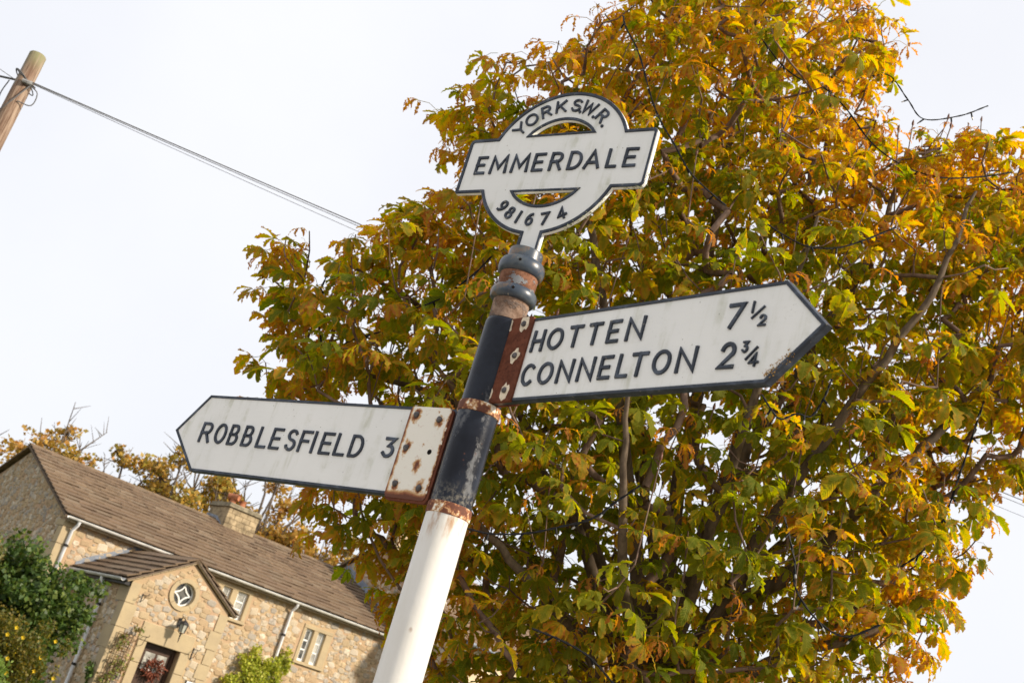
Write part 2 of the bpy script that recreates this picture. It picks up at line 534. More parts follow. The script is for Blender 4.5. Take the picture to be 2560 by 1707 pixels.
# --- stroke lettering
def glyph(ch):
    E_ = lambda cx, cy, rx, ry: ('c', arc(cx, cy, rx, ry, 90, 450 - 15, 23))
    if ch == 'E': return [[(1, 1), (0, 1), (0, 0), (1, 0)], [(0, .51), (.82, .51)]]
    if ch == 'F': return [[(1, 1), (0, 1), (0, 0)], [(0, .52), (.8, .52)]]
    if ch == 'L': return [[(0, 1), (0, 0), (1, 0)]]
    if ch == 'I' or ch == '1': return [[(.5, 0), (.5, 1)]]
    if ch == 'H': return [[(0, 0), (0, 1)], [(1, 0), (1, 1)], [(0, .5), (1, .5)]]
    if ch == 'T': return [[(0, 1), (1, 1)], [(.5, 1), (.5, 0)]]
    if ch == 'N': return [[(0, 0), (0, 1), (1, 0), (1, 1)]]
    if ch == 'M': return [[(0, 0), (.06, 1), (.5, .26), (.94, 1), (1, 0)]]
    if ch == 'W': return [[(0, 1), (.24, 0), (.5, .85), (.76, 0), (1, 1)]]
    if ch == 'A': return [[(0, 0), (.5, 1), (1, 0)], [(.17, .3), (.83, .3)]]
    if ch == 'Y': return [[(0, 1), (.5, .46), (1, 1)], [(.5, .46), (.5, 0)]]
    if ch == 'K': return [[(0, 0), (0, 1)], [(.95, 1), (.05, .42)], [(.32, .6), (1, 0)]]
    if ch == 'D': return [('c', [(0, 0), (0, 1), (.38, 1)] + arc(.38, .5, .62, .5, 80, -80, 14) + [(.38, 0)])]
    if ch == 'R': return [[(0, 0), (0, 1), (.55, 1)] + arc(.55, .74, .4, .26, 80, -80, 9) + [(.5, .48), (0, .48)], [(.52, .48), (1, 0)]]
    if ch == 'B': return [[(0, .52), (.5, .52)] + arc(.5, .76, .36, .24, -80, 80, 9) + [(.5, 1), (0, 1), (0, 0), (.52, 0)] + arc(.52, .26, .48, .26, -80, 80, 9) + [(.4, .52)]]
    if ch == 'O': return [E_(.5, .5, .5, .5)]
    if ch == 'C': return [arc(.55, .5, .55, .5, 48, 312, 20)]
    if ch == 'S': return [arc(.5, .76, .44, .24, 28, 265, 14) + arc(.5, .255, .48, .255, 85, -158, 14)]
    if ch == '9': return [E_(.5, .69, .46, .31), arc(.05, .69, .91, .69, -5, -78, 10)]
    if ch == '6': return [E_(.5, .31, .46, .31), arc(.95, .31, .91, .69, 175, 102, 10)]
    if ch == '8': return [E_(.5, .76, .38, .24), E_(.5, .265, .48, .265)]
    if ch == '7': return [[(0, 1), (1, 1), (.22, 0)]]
    if ch == '4': return [[(.66, 0), (.66, 1), (0, .27), (1, .27)]]
    if ch == '2': return [arc(.5, .69, .44, .31, 165, -25, 12) + [(0, 0), (1, 0)]]
    if ch == '3': return [[(.05, 1), (.95, 1), (.42, .6)] + arc(.44, .30, .50, .30, 82, -150, 13)]
    if ch == '/': return [[(0, 0), (1, 1)]]
    return [[(.3, .0), (.7, .0)]]
def letter(ch, x0, x1, z0, z1, sw, v0, parent, rise=0.0048, rot=None):
    """one raised letter; rot = (cu, cz, angle) turns it about a point of the plate"""
    mb = MB(); h = sw / 2; k = 0
    wob = random.Random(hash((ch, round(x0, 3))) & 0xffff)
    for s in glyph(ch):
        closed = isinstance(s, tuple)
        pts = s[1] if closed else s
        q = []
        for px, pz in pts:
            X = x0 + h + px * (x1 - x0 - sw); Zc = z0 + h + pz * (z1 - z0 - sw)
            if not closed and len(pts) == 2 and x1 - x0 < sw * 1.4: X = (x0 + x1) / 2
            q.append((X + wob.uniform(-.03, .03) * sw, Zc + wob.uniform(-.03, .03) * sw))
        if not closed:                                     # square ends reach the letter's edge
            for e, i in ((0, 1), (-1, -2)):
                dx, dz = q[e][0] - q[i][0], q[e][1] - q[i][1]
                l = math.hypot(dx, dz)
                q[e] = (q[e][0] + dx / l * h * .85, q[e][1] + dz / l * h * .85)
        if rot:
            cu, cz, a = rot
            q = [(cu + (p[0]) * math.cos(a) - (p[1]) * math.sin(a), cz + p[0] * math.sin(a) + p[1] * math.cos(a)) for p in q]
        mb.ribbon(q, -h, h, v0 + 0.0005, v0 - rise - 0.00018 * k, closed, 0.13)
        k += 1
    return mb.build('letter', MAT['navy'], parent, fix=True)
def irregular(cx, cz, r, n, rnd, squash=1.0):
    return [(cx + r * math.cos(2 * math.pi * i / n) * rnd.uniform(.65, 1.2), cz + squash * r * math.sin(2 * math.pi * i / n) * rnd.uniform(.65, 1.2)) for i in range(n)]
def bolt(u, z, v, parent, r=0.0088):
    mb = MB(); n = 12; k = 0
    prof = [(r, 0.0), (r, 0.0035), (r * .8, 0.0058), (r * .3, 0.0068)]
    for rr, h in prof:
        for i in range(n):
            a = 2 * math.pi * i / n
            w = 1 + 0.07 * math.sin(3 * a + u * 90)
            mb.v.append((u + rr * w * math.cos(a), v - h, z + rr * w * math.sin(a)))
    for j in range(3):
        for i in range(n):
            mb.f.append((j * n + i, j * n + (i + 1) % n, (j + 1) * n + (i + 1) % n, (j + 1) * n + i))
    mb.f.append(tuple(3 * n + i for i in range(n)))
    return mb.build('bolt', MAT['bolt'], parent, smooth=True, fix=True)
def hole_mark(u, z, v, parent, r):
    pts = arc(u, z, r, r, 0, 345, 23)
    MB().plate(pts, [], v - 0.0006, v + 0.001).build('bolt_hole_shade', MAT['hole'], parent)  # dark disc laid on the plate, the hole's shade is its colour
def finger(label, yaw, outline, panel, inset_open, bracket, bracket_mat):
    """arm part: body + white face panel + raised navy border + bracket plate, all in arm coordinates"""
    o = MB().plate(outline, [], -0.0085, 0.0085).build('finger_arm', MAT['navy'], POST)
    o.rotation_euler = (0, 0, yaw)
    o['label'] = label
    n = len(outline)
    MB().plate(offset_poly(panel, 0.006, True), [], -0.0118, -0.0080).build('face_panel', MAT['white'], o)
    MB().plate(offset_poly(panel, 0.006, True), [], 0.0080, 0.0118).build('back_panel', MAT['white'], o)
    MB().ribbon(inset_open, 0.0, 0.0112, -0.0080, -0.0148, False, 0.16).build('raised_border', MAT['navy'], o, fix=True)
    b = bracket
    for vv in ((-0.0185, -0.0082), (0.0082, 0.0185)):
        MB().plate(b, [], *vv).build('bracket_plate', bracket_mat, o)
    return o
# right arm: HOTTEN 7 1/2, CONNELTON 2 3/4
T, B = 1.1595 + Z, 0.9065 + Z
out_r = [(0.060, B), (0.9935, B), (1.1255, 1.0365 + Z), (0.9985, T), (0.060, T)]
bord_r = [(0.149, B), (0.9935, B), (1.1255, 1.0365 + Z), (0.9985, T), (0.149, T)]
def rounded(u0, u1, z0, z1, r):
    return (arc(u1 - r, z0 + r, r, r, -90, 0, 5) + arc(u1 - r, z1 - r, r, r, 0, 90, 5) + arc(u0 + r, z1 - r, r, r, 90, 180, 5) + arc(u0 + r, z0 + r, r, r, 180, 270, 5))
ARM_R = finger('white arm reading HOTTEN 7½ and CONNELTON 2¾, held by a rusty plate', R(-53.35), out_r, [(max(.09, a), b) for a, b in out_r], bord_r,
               rounded(0.0295, 0.1475, 0.9055 + Z, 1.1645 + Z, 0.010), MAT['rust_plate'])
VF = -0.0118
row = lambda word, xs, z0, z1, arm, sw=0.0112: [letter(c, a, b, z0 + Z, z1 + Z, sw, VF, arm) for c, (a, b) in zip(word, xs)]
row('HOTTEN', [(.163, .2125), (.2265, .2890), (.3085, .3610), (.3820, .4340), (.4565, .5010), (.5240, .5850)], 1.0505, 1.1180, ARM_R)
row('CONNELTON', [(.1600, .2100), (.2265, .2865), (.3030, .3630), (.3820, .4420), (.4600, .5045), (.5235, .5655), (.5690, .6245), (.6420, .7020), (.7200, .7810)], 0.9485, 1.0165, ARM_R)
letter('7', .8455, .8945, 1.0505 + Z, 1.1180 + Z, .0112, VF, ARM_R)
letter('1', .9130, .9205, 1.0850 + Z, 1.1165 + Z, .0058, VF, ARM_R)
letter('/', .9165, .9510, 1.0700 + Z, 1.1010 + Z, .0050, VF, ARM_R)
letter('2', .9395, .9620, 1.0490 + Z, 1.0795 + Z, .0058, VF, ARM_R)
letter('2', .8475, .8965, 0.9485 + Z, 1.0180 + Z, .0118, VF, ARM_R)
letter('3', .9095, .9285, 0.9855 + Z, 1.0155 + Z, .0058, VF, ARM_R)
letter('/', .9245, .9555, 0.9665 + Z, 0.9995 + Z, .0050, VF, ARM_R)
letter('4', .9360, .9645, 0.9490 + Z, 0.9835 + Z, .0062, VF, ARM_R)
rnd = random.Random(3)
for u, z in [(0.0445, 1.1385), (0.1125, 1.1415), (0.1125, 1.0435), (0.0430, 0.9385), (0.1115, 0.9385)]:
    ed = 0.013 if u > 0.1 else 0.011
    pl = irregular(u, z + Z, 0.0185, 15, rnd, 1.15)
    if z > 1.1: pl = [(a, min(1.1635 + Z, b + (0.010 if b > z + Z else 0))) for a, b in pl]
    if z < 0.95: pl = [(a, max(0.9065 + Z, b - (0.012 if b < z + Z else 0))) for a, b in pl]
    pl = [(min(0.1465, max(0.0305, a)), b) for a, b in pl]
    MB().plate(pl, [], -0.0194, -0.0180).build('paint_flake', MAT['flake'], ARM_R, fix=True)
    bolt(u, z + Z, -0.0192, ARM_R)
hole_mark(0.0490, 1.0418 + Z, -0.0185, ARM_R, 0.0042)
# left arm: ROBBLESFIELD 3
T, B = 0.8868 + Z, 0.6140 + Z
out_l = [(-0.060, B), (-0.060, T), (-1.172, T - 0.002), (-1.2925, 0.7475 + Z), (-1.136, B - 0.003)]
bord_l = [(-0.240, T), (-1.172, T - 0.002), (-1.2925, 0.7475 + Z), (-1.136, B - 0.003), (-0.236, B)]
ARM_L = finger('white arm reading ROBBLESFIELD 3, held by a cream plate with rusty bolts', R(-40.47), out_l, [(min(-.15, a), b) for a, b in out_l], bord_l,
               rounded(-0.2385, -0.0825, 0.6065 + Z, 0.8855 + Z, 0.014), MAT['bracket_cream'])
row('ROBBLESFIELD', [(-1.1520, -1.0950), (-1.0765, -1.0195), (-1.0040, -.9555), (-.9335, -.8840), (-.8600, -.8115), (-.7965, -.7470), (-.7250, -.6760), (-.6625, -.6130), (-.6080, -.5890), (-.5670, -.5160), (-.5025, -.4550), (-.4400, -.3850)], 0.7125, 0.7865, ARM_L, 0.0110)
letter('3', -.3060, -.2560, 0.7215 + Z, 0.7875 + Z, .0118, VF, ARM_L)
MB().plate(rounded(-0.236, -0.0735, 0.5985 + Z, 0.8830 + Z, 0.016), [], -0.0165, -0.0084).build('bracket_backing', MAT['rust_plate'], ARM_L)
for u, z in LB:
    bolt(u, z + Z, -0.0183, ARM_L, 0.0098)
hole_mark(-0.1185, 0.7501 + Z, -0.0185, ARM_L, 0.0078)
# socket fins of the sleeves that carry the two arms
for yaw, u0, u1, z0, z1 in ((R(-53.35), 0.030, 0.062, 0.915, 1.155), (R(-40.47), -0.062, -0.03, 0.62, 0.885)):
    f = MB().box(u0, u1, -0.0098, 0.0098, z0 + Z, z1 + Z).build('socket_fin', MAT['black'], POST)
    f.rotation_euler = (0, 0, yaw)

# finial: ring, cross bar, neck
DR, DH, DB, DZ = 0.2548, 0.1010, 0.3385, 1.7115 + Z
ang = math.degrees(math.asin(DH / DR))
nk = math.degrees(math.asin(0.0400 / DR))
def rc(cx, cz, a0, a1, r): return arc(cx, cz, r, r, a0, a1, 5)
outline = ([(0.0400, -0.322)] + arc(0, 0, DR, DR, -90 + nk, -ang, 22) + rc(DB - .018, -DH + .018, -90, 0, .018) + rc(DB - .018, DH - .018, 0, 90, .018)
           + arc(0, 0, DR, DR, ang, 180 - ang, 44) + rc(-DB + .018, DH - .018, 90, 180, .018) + rc(-DB + .008, -DH + .008, 180, 270, .008)
           + arc(0, 0, DR, DR, 180 + ang, 270 - nk, 22) + [(-0.0400, -0.322)])
hr, hz = 0.1515, 0.1040
ha = math.degrees(math.asin(hz / hr))
hole_t = arc(0, 0, hr, hr, ha, 180 - ha, 26)
hole_b = arc(0, 0, hr, hr, 180 + ha, 360 - ha, 26)
DISC = MB().plate(outline, [hole_t, hole_b], -0.006, 0.006).build('ring_finial', MAT['white'], POST)
DISC.location = (0, 0, DZ); DISC.rotation_euler = (0, 0, R(-36.62))
DISC['label'] = 'white ring and bar finial reading YORKS.W.R., EMMERDALE and 981674'
for sgn in (-1, 1):
    MB().ribbon(outline, 0.0, 0.0118, sgn * 0.0055, sgn * 0.0097, False, 0.14).build('raised_border', MAT['navy'], DISC, fix=True)
    for hl in (hole_t, hole_b):
        MB().ribbon(hl, 0.0, -0.0105, sgn * 0.0055, sgn * 0.0097, True, 0.14).build('raised_border', MAT['navy'], DISC, fix=True)
VD = -0.0060
for c, (a, b) in zip('EMMERDALE', [(-.2880, -.2470), (-.2310, -.1640), (-.1500, -.0840), (-.0705, -.0280), (-.0095, .0380), (.0570, .1065), (.1140, .1710), (.1905, .2290), (.2480, .2930)]):
    letter(c, a, b, -0.0335, 0.0345, 0.0108, VD, DISC)
for c, th, r, w, hgt in [('Y', -51, .205, .044, .047), ('O', -37.7, .205, .048, .048), ('R', -22.6, .205, .037, .047), ('K', -7.6, .205, .040, .047), ('S', 8.2, .205, .038, .047), ('W', 22.5, .205, .056, .047), ('R', 40.5, .205, .037, .047)]:
    a = R(-th)
    letter(c, -w / 2, w / 2, -hgt / 2, hgt / 2, 0.0082, VD, DISC, rot=(r * math.sin(R(th)), r * math.cos(R(th)), a))
for th in (14.6, 32.6, 49.8):
    MB().plate([(0.184 * math.sin(R(th)) + .0052 * math.cos(t), 0.184 * math.cos(R(th)) + .0052 * math.sin(t)) for t in [2 * math.pi * i / 12 for i in range(12)]], [], VD - .003, VD + .0004).build('full_stop', MAT['navy'], DISC)
for c, th, w in [('9', -41, .030), ('8', -29.2, .030), ('1', -18.0, .0095), ('6', -5.7, .030), ('7', 9.6, .031), ('4', 25.7, .033)]:
    letter(c, -w / 2, w / 2, -.0225, .0225, .0085, VD, DISC, rot=(.2035 * math.sin(R(th)), -.2035 * math.cos(R(th)), R(th)))
# lichen crusts on the lower edges
def lichen(parent, spots, mat, sz):
    vs_, fs_ = [], []
    mb = MB()
    for (u, v, z) in spots:
        r = sz * rnd.uniform(.5, 1.3)
        p = Vector((u, v, z)) + Vector((rnd.uniform(-1, 1), rnd.uniform(-1, 1), rnd.uniform(-1, 1))) * r
        a = [p + Vector((rnd.uniform(-1, 1), rnd.uniform(-1, 1), rnd.uniform(-1, 1))).normalized() * r for _ in range(4)]
        mb.add(a, [(0, 1, 2), (0, 2, 3), (0, 3, 1), (1, 3, 2)])
    o = mb.build('lichen', mat, parent)
    tag(o, kind='stuff')
sp = []
for _ in range(260):
    t = rnd.random()
    if t < .55:
        a = R(rnd.uniform(-66, -26)); sp.append((DR * math.cos(a), rnd.uniform(-.007, .006), DR * math.sin(a)))
    elif t < .85:
        sp.append((rnd.uniform(.27, DB - .006), rnd.uniform(-.008, .008), -DH))
    else:
        sp.append((DB, rnd.uniform(-.008, .008), rnd.uniform(-DH + .01, -DH + .05)))
lichen(DISC, sp, MAT['lichen'], .0032)
sp = []
for _ in range(150):
    t = rnd.random() ** 2
    sp.append((1.0 + t * .04 + rnd.gauss(0, .008), -.0135, .922 + Z + t * .04 + abs(rnd.gauss(0, .007))))
for _ in range(40):
    sp.append((1.045 + rnd.gauss(0, .006), -.0135, .968 + Z + rnd.gauss(0, .006)))
lichen(ARM_R, sp, MAT['lichen_orange'], .0026)

# ------------------------------------------------------------------ the stone cottage
def m_mortar():
    a = NT('sandy_mortar'); c = a.coord()
    n1 = a.noise(c, 1.6, 5, 0.6); n2 = a.noise(c, 22, 5, 0.7)
    col = a.mix(a.ramp(n1, 0.35, 0.65), (0.47, 0.35, 0.205), (0.46, 0.31, 0.20))
    col = a.mix(a.math('MULTIPLY', a.ramp(n2, 0.45, 0.75), 0.5), col, (0.33, 0.23, 0.14))
    a.base(col, 0.95, 0.1); a.bump(n2, 0.7, 0.02)
    return a.m
def m_tinted(name, rough=0.9, scale=14, bump=0.5, dist=0.01, var=0.3, spec=0.15, patch=False):
    a = NT(name); c = a.coord()
    n1 = a.noise(c, scale, 5, 0.65)
    t = a.attr('tint')
    if patch:
        t = a.mix(a.math('MULTIPLY', a.ramp(a.noise(c, 0.9, 4, 0.6), 0.5, 0.72), 0.5), t, (0.23, 0.19, 0.13))
        t = a.mix(a.math('MULTIPLY', a.ramp(a.noise(c, 11, 3, 0.7), 0.66, 0.74), 0.7), t, (0.36, 0.33, 0.27))
    lo = a.mix(1.0, t, (1 - var,) * 3, 'MULTIPLY'); hi = a.mix(1.0, t, (1 + var,) * 3, 'MULTIPLY')
    a.base(a.mix(a.ramp(n1, 0.3, 0.7), lo, hi), rough, spec)
    a.bump(n1, bump, dist)
    return a.m
def m_dressed():
    a = NT('dressed_sandstone'); c = a.coord()
    n1 = a.noise(c, 2.5, 5, 0.6); n2 = a.noise(c, 30, 4, 0.6)
    col = a.mix(a.ramp(n1, 0.3, 0.7), (0.47, 0.37, 0.225), (0.40, 0.315, 0.20))
    col = a.mix(a.math('MULTIPLY', a.ramp(n2, 0.5, 0.8), 0.35), col, (0.27, 0.2, 0.11))
    a.base(col, 0.9, 0.15); a.bump(n2, 0.4, 0.006)
    return a.m
MAT['mortar'] = m_mortar()
MAT['stone'] = m_tinted('rubble_stone')
MAT['tile'] = m_tinted('stone_roof_tile', 0.92, 9, 0.5, 0.008, 0.25, 0.15, False)
MAT['dressed'] = m_dressed()
MAT['roof_slab'] = m_plain('roof_underside', (0.15, 0.112, 0.082), 0.95, 0.1)
MAT['gutter'] = m_plain('pale_gutter', (0.62, 0.61, 0.58), 0.5, 0.4, 0.2, 3, 0.05)
MAT['pipe'] = m_plain('white_downpipe', (0.76, 0.76, 0.78), 0.45, 0.4, 0.12, 3, 0.05)
MAT['win_white'] = m_plain('white_window_paint', (0.80, 0.80, 0.77), 0.5, 0.4, 0.06, 8, 0.03)
def m_glass():
    a = NT('window_glass'); c = a.coord()
    n1 = a.noise(c, 5, 2)
    a.base(a.mix(a.ramp(n1, 0.4, 0.6), (0.035, 0.038, 0.035), (0.11, 0.105, 0.09)), 0.06, 0.6)
    return a.m
MAT['glass'] = m_glass()
MAT['curtain'] = m_plain('pale_curtained_glass', (0.36, 0.35, 0.31), 0.15, 0.5, 0.35, 5, 0)
MAT['door'] = m_plain('brown_door_paint', (0.055, 0.026, 0.014), 0.5, 0.35, 0.25, 6, 0.1)
MAT['lead'] = m_plain('lead_flashing', (0.20, 0.225, 0.27), 0.6, 0.4, 0.25, 6, 0.3)
MAT['lead_pale'] = m_plain('pale_lead_apron', (0.40, 0.40, 0.40), 0.6, 0.4, 0.2, 6, 0.3)
MAT['terracotta'] = m_plain('terracotta', (0.36, 0.135, 0.065), 0.75, 0.3, 0.25, 8, 0.2)
MAT['iron'] = m_plain('black_ironwork', (0.018, 0.017, 0.017), 0.5, 0.4, 0.3, 30, 0.1)

HYAW = R(37.3)
hn = Vector((math.sin(R(-37.3)), math.cos(R(-37.3)), 0))
HOUSE = empty('stone_cottage', hn * 28.8, (0, 0, HYAW))
tag(HOUSE, 'long stone cottage with brown tiled roof, chimney and gabled porch', 'cottage')

def tinted_mesh(name, verts, faces, tint):
    me = bpy.data.meshes.new(name)
    me.from_pydata(verts, [], faces); me.update()
    a = me.attributes.new('tint', 'FLOAT_COLOR', 'POINT')
    a.data.foreach_set('color', np.tile(np.array([*tint, 1.0], dtype=np.float32), len(verts)))
    return me
hr_ = random.Random(21)
def stone_tint(k=1.0):
    t = hr_.random()
    c = [(0.42, 0.35, 0.26), (0.48, 0.395, 0.285), (0.43, 0.325, 0.20), (0.36, 0.315, 0.26), (0.53, 0.45, 0.345), (0.39, 0.28, 0.17)][min(5, int(t * 6))]
    f = hr_.uniform(.85, 1.12) * k
    return tuple(v * f for v in c)
def stone_shape(seed):
    """unit rubble stone in the x-z plane, bulging towards -y"""
    q = random.Random(seed); n = q.choice((5, 6, 6, 7, 8))
    ph = q.uniform(0, 6)
    if seed % 5 < 3:                                   # squared rubble block
        n = 8; c = q.uniform(.12, .34)
        sq = [(-1 + c, -1), (1 - c, -1), (1, -1 + c), (1, 1 - c), (1 - c, 1), (-1 + c, 1), (-1, 1 - c), (-1, -1 + c)]
        rim = [(x * .9 + q.uniform(-.13, .13), z * .9 + q.uniform(-.13, .13)) for x, z in sq]
    else: rim = [(math.cos(ph + 2 * math.pi * i / n) * q.uniform(.72, 1.12), math.sin(ph + 2 * math.pi * i / n) * q.uniform(.72, 1.1)) for i in range(n)]
    v = [(x, .35, z) for x, z in rim] + [(x * .95, -.06, z * .95) for x, z in rim] + [(x * .74 + q.uniform(-.08, .08), -.16 + q.uniform(-.09, .07), z * .74 + q.uniform(-.08, .08)) for x, z in rim]
    f = []
    for j in range(2):
        for i in range(n):
            f.append((j * n + i, j * n + (i + 1) % n, (j + 1) * n + (i + 1) % n, (j + 1) * n + i))
    f.append(tuple(2 * n + i for i in range(n)))
    return v, f
STONES = [stone_shape(100 + i) for i in range(20)]
STONE_ME = []
for i in range(40):
    v, f = STONES[i % 20]
    me = tinted_mesh('stone', v, f, stone_tint())
    me.shade_smooth(); me.set_sharp_from_angle(angle=R(24)); me.materials.append(MAT['stone'])
    STONE_ME.append(me)
def dart(inside, x0, x1, z0, z1, smin, smax, tries, gap=0.80):
    """irregular stones (x, z, half width, half height, turn) thrown into a wall area without overlap"""
    out = []
    cell = {}
    for k in range(tries):
        s = smax - (smax - smin) * min(1, k / (tries * .7)) * hr_.uniform(.5, 1.0)
        x, z = hr_.uniform(x0, x1), hr_.uniform(z0, z1)
        w, h = s * hr_.uniform(.95, 1.3), s * hr_.uniform(.68, .9)
        if not (inside(x - w, z) and inside(x + w, z) and inside(x, z - h) and inside(x, z + h)): continue
        ok = True
        cx, cz = int(x / .4), int(z / .4)
        for a in (-1, 0, 1):
            for b in (-1, 0, 1):
                for (X, Z_, W, H, _) in cell.get((cx + a, cz + b), ()):
                    if ((x - X) / (w + W)) ** 2 + ((z - Z_) / (h + H)) ** 2 < gap * gap: ok = False; break
                if not ok: break
            if not ok: break
        if ok:
            t = (x, z, w, h, hr_.uniform(-.25, .25))
            out.append(t); cell.setdefault((cx, cz), []).append(t)
    return out
def place_stones(stones, wall, M4, single, k=1.0):
    """the listed stones as single parts of the wall, or joined into one part"""
    V, Q, T_ = [], [], []
    for i, (x, z, w, h, a) in enumerate(stones):
        loc = Matrix.Translation((x, 0, z)) @ Matrix.Rotation(a, 4, 'Y') @ Matrix.Diagonal((w, .085, h, 1))
        M_ = M4 @ loc
        if single:
            o = bpy.data.objects.new('stone', STONE_ME[hr_.randrange(40)])
            link(o, wall); o.matrix_local = M_
        else:
            v, f = STONES[hr_.randrange(20)]
            k0 = len(V)
            V += [tuple(M_ @ Vector(p)) for p in v]
            Q += [tuple(j + k0 for j in ff) for ff in f]
            T_ += [stone_tint(k)] * len(v)
    if not single and V:
        me = bpy.data.meshes.new('stones'); me.from_pydata(V, [], Q); me.update()
        at = me.attributes.new('tint', 'FLOAT_COLOR', 'POINT')
        at.data.foreach_set('color', np.array([(*t, 1.0) for t in T_], dtype=np.float32).ravel())
        me.shade_smooth(); me.set_sharp_from_angle(angle=R(24)); me.materials.append(MAT['stone'])
        tag(link(bpy.data.objects.new('stones', me), wall), kind='stuff')
def rects_free(rects, bounds):
    x0, x1, z0, z1 = bounds
    return lambda x, z: x0 < x < x1 and z0 < z < z1 and not any(a < x < b and c < z < d for a, b, c, d in rects)
I4 = Matrix.Identity(4)
HX0, HX1, EAVE, RY, RZ = 10.45, 21.6, 4.25, 4.6, 6.12

# front wall with its two window openings
W3 = (14.40, 16.06, 3.20, 4.12)      # three light window, stone surround included
W2 = (17.93, 18.94, 2.72, 3.82)      # two light window
def wall_plate(x0, x1, z0, z1, holes, y0, y1, name, parent, mat):
    out = [(x0, z0), (x1, z0), (x1, z1), (x0, z1)]
    hs = [[(a, c), (b, c), (b, d), (a, d)] for a, b, c, d in holes]
    return MB().plate(out, hs, y0, y1).build(name, mat, parent)
FW = wall_plate(HX0, HX1, 0, EAVE, [(W3[0] + .02, W3[1] - .02, W3[2] + .02, W3[3] - .02), (W2[0] + .02, W2[1] - .02, W2[2] + .02, W2[3] - .02)], 0, .45, 'front_wall', HOUSE, MAT['mortar'])
GW = MB().plate([(0.0, 0), (9.2, 0), (9.2, EAVE), (RY, RZ - .12), (0.0, EAVE)], [], 0, .4).build('gable_wall', MAT['mortar'], HOUSE)
# gable coordinates: local u = depth, facing -x  (turned so that its -y face looks along -x)
GW.location = (HX0, .003, 0); GW.rotation_euler = (0, 0, R(90)); GW.scale = (1, -1, 1)
BW = MB().box(HX0 + .41, HX1, 8.8, 9.2, 0, EAVE).build('rear_wall', MAT['mortar'], HOUSE)
porch_zone = (11.0, 13.95, -1, 4.4)
sf = dart(rects_free([(W3[0] - .04, W3[1] + .04, W3[2] - .04, W3[3] + .2), (W2[0] - .04, W2[1] + .04, W2[2] - .04, W2[3] + .04), (11.1, 13.9, -1, 3.25), (10.3, 10.78, -1, 4.3)], (10.75, 21.55, 1.0, 4.16)), 10.7, 21.6, 1.0, 4.16, .04, .125, 40000)
sf = [s for s in sf if not (11.5 < s[0] < 13.7 and s[1] < 3.95 - abs(s[0] - 12.58) * .62)]
sf.sort(key=lambda s: -(s[2] * s[3]) / (30 + (s[0] - 12) * .6) ** 2)
place_stones(sf[:190], FW, I4, True)
place_stones(sf[190:], FW, I4, False)
sg = dart(lambda x, z: .3 < x < 8.6 and .9 < z < EAVE - .1 + (RZ - EAVE - .05) * (1 - abs(x - RY) / RY), .2, 8.8, .9, 6.0, .04, .105, 30000)
place_stones(sg, GW, I4, False, .95)
# quoins of the left corner
z = 0.0; i = 0
while z < EAVE - .1:
    h = hr_.uniform(.42, .6); h = min(h, EAVE - .06 - z)
    w = .34 if i % 2 else .26; d = .28 if i % 2 else .5
    MB().box(HX0 - .03, HX0 + w, -.03, d, z + .008, z + h - .008).build('quoin', MAT['dressed'], HOUSE)
    z += h; i += 1

# windows
def casement(parent, x0, x1, z0, z1, y, rows, pane_mat, cols=1, t=.066):
    f = MB()
    f.box(x0, x0 + t, y, y + .05, z0, z1).box(x1 - t, x1, y, y + .05, z0, z1)
    f.box(x0 + t, x1 - t, y, y + .05, z0, z0 + t).box(x0 + t, x1 - t, y, y + .05, z1 - t, z1)
    for k in range(1, rows):
        zz = z0 + t + (z1 - z0 - 2 * t) * k / rows
        f.box(x0 + t, x1 - t, y + .006, y + .044, zz - .02, zz + .02)
    f.build('casement_frame', MAT['win_white'], parent)
    hh = (z1 - z0 - 2 * t) / rows
    for k in range(rows):
        MB().box(x0 + t, x1 - t, y + .022, y + .028, z0 + t + hh * k + (.016 if k else 0), z0 + t + hh * (k + 1) - (.016 if k < rows - 1 else 0)).build('pane', pane_mat if k != rows - 1 or pane_mat is MAT['curtain'] else MAT['glass'], parent)
def stone_window(rect, lights, sill_h, label):
    x0, x1, z0, z1 = rect
    s = MB()
    s.bbox(x0, x1, -.03, .3, z1 - .11, z1)                       # head
    s.bbox(x0 - .02, x1 + .02, -.07, .3, z0, z0 + sill_h)         # sill
    xs = [x0] + [v for l in lights for v in l] + [x1]
    for a, b in zip(xs[0::2], xs[1::2]):
        s.bbox(a, b, -.025, .3, z0 + sill_h + .001, z1 - .111)
    w = s.build('window', MAT['dressed'], HOUSE); w['label'] = label
    return w, z0 + sill_h, z1 - .11
w3, a, b = stone_window(W3, [(14.53, 14.80), (14.73 + .40, 15.41), (15.60, 15.945)], .08, 'three light stone window tucked beside the porch gable')
for (p, q), pm in zip([(14.53, 14.80), (15.13, 15.41), (15.60, 15.945)], ('curtain', 'curtain', 'curtain')):
    casement(w3, p, q, a, b, .075, 3, MAT[pm])
w2, a, b = stone_window(W2, [(18.04, 18.30), (18.455, 18.715)], .085, 'two light stone window right of the white downpipe')
casement(w2, 18.04, 18.30, a, b, .075, 3, MAT['glass']); casement(w2, 18.455, 18.715, a, b, .075, 3, MAT['curtain'])

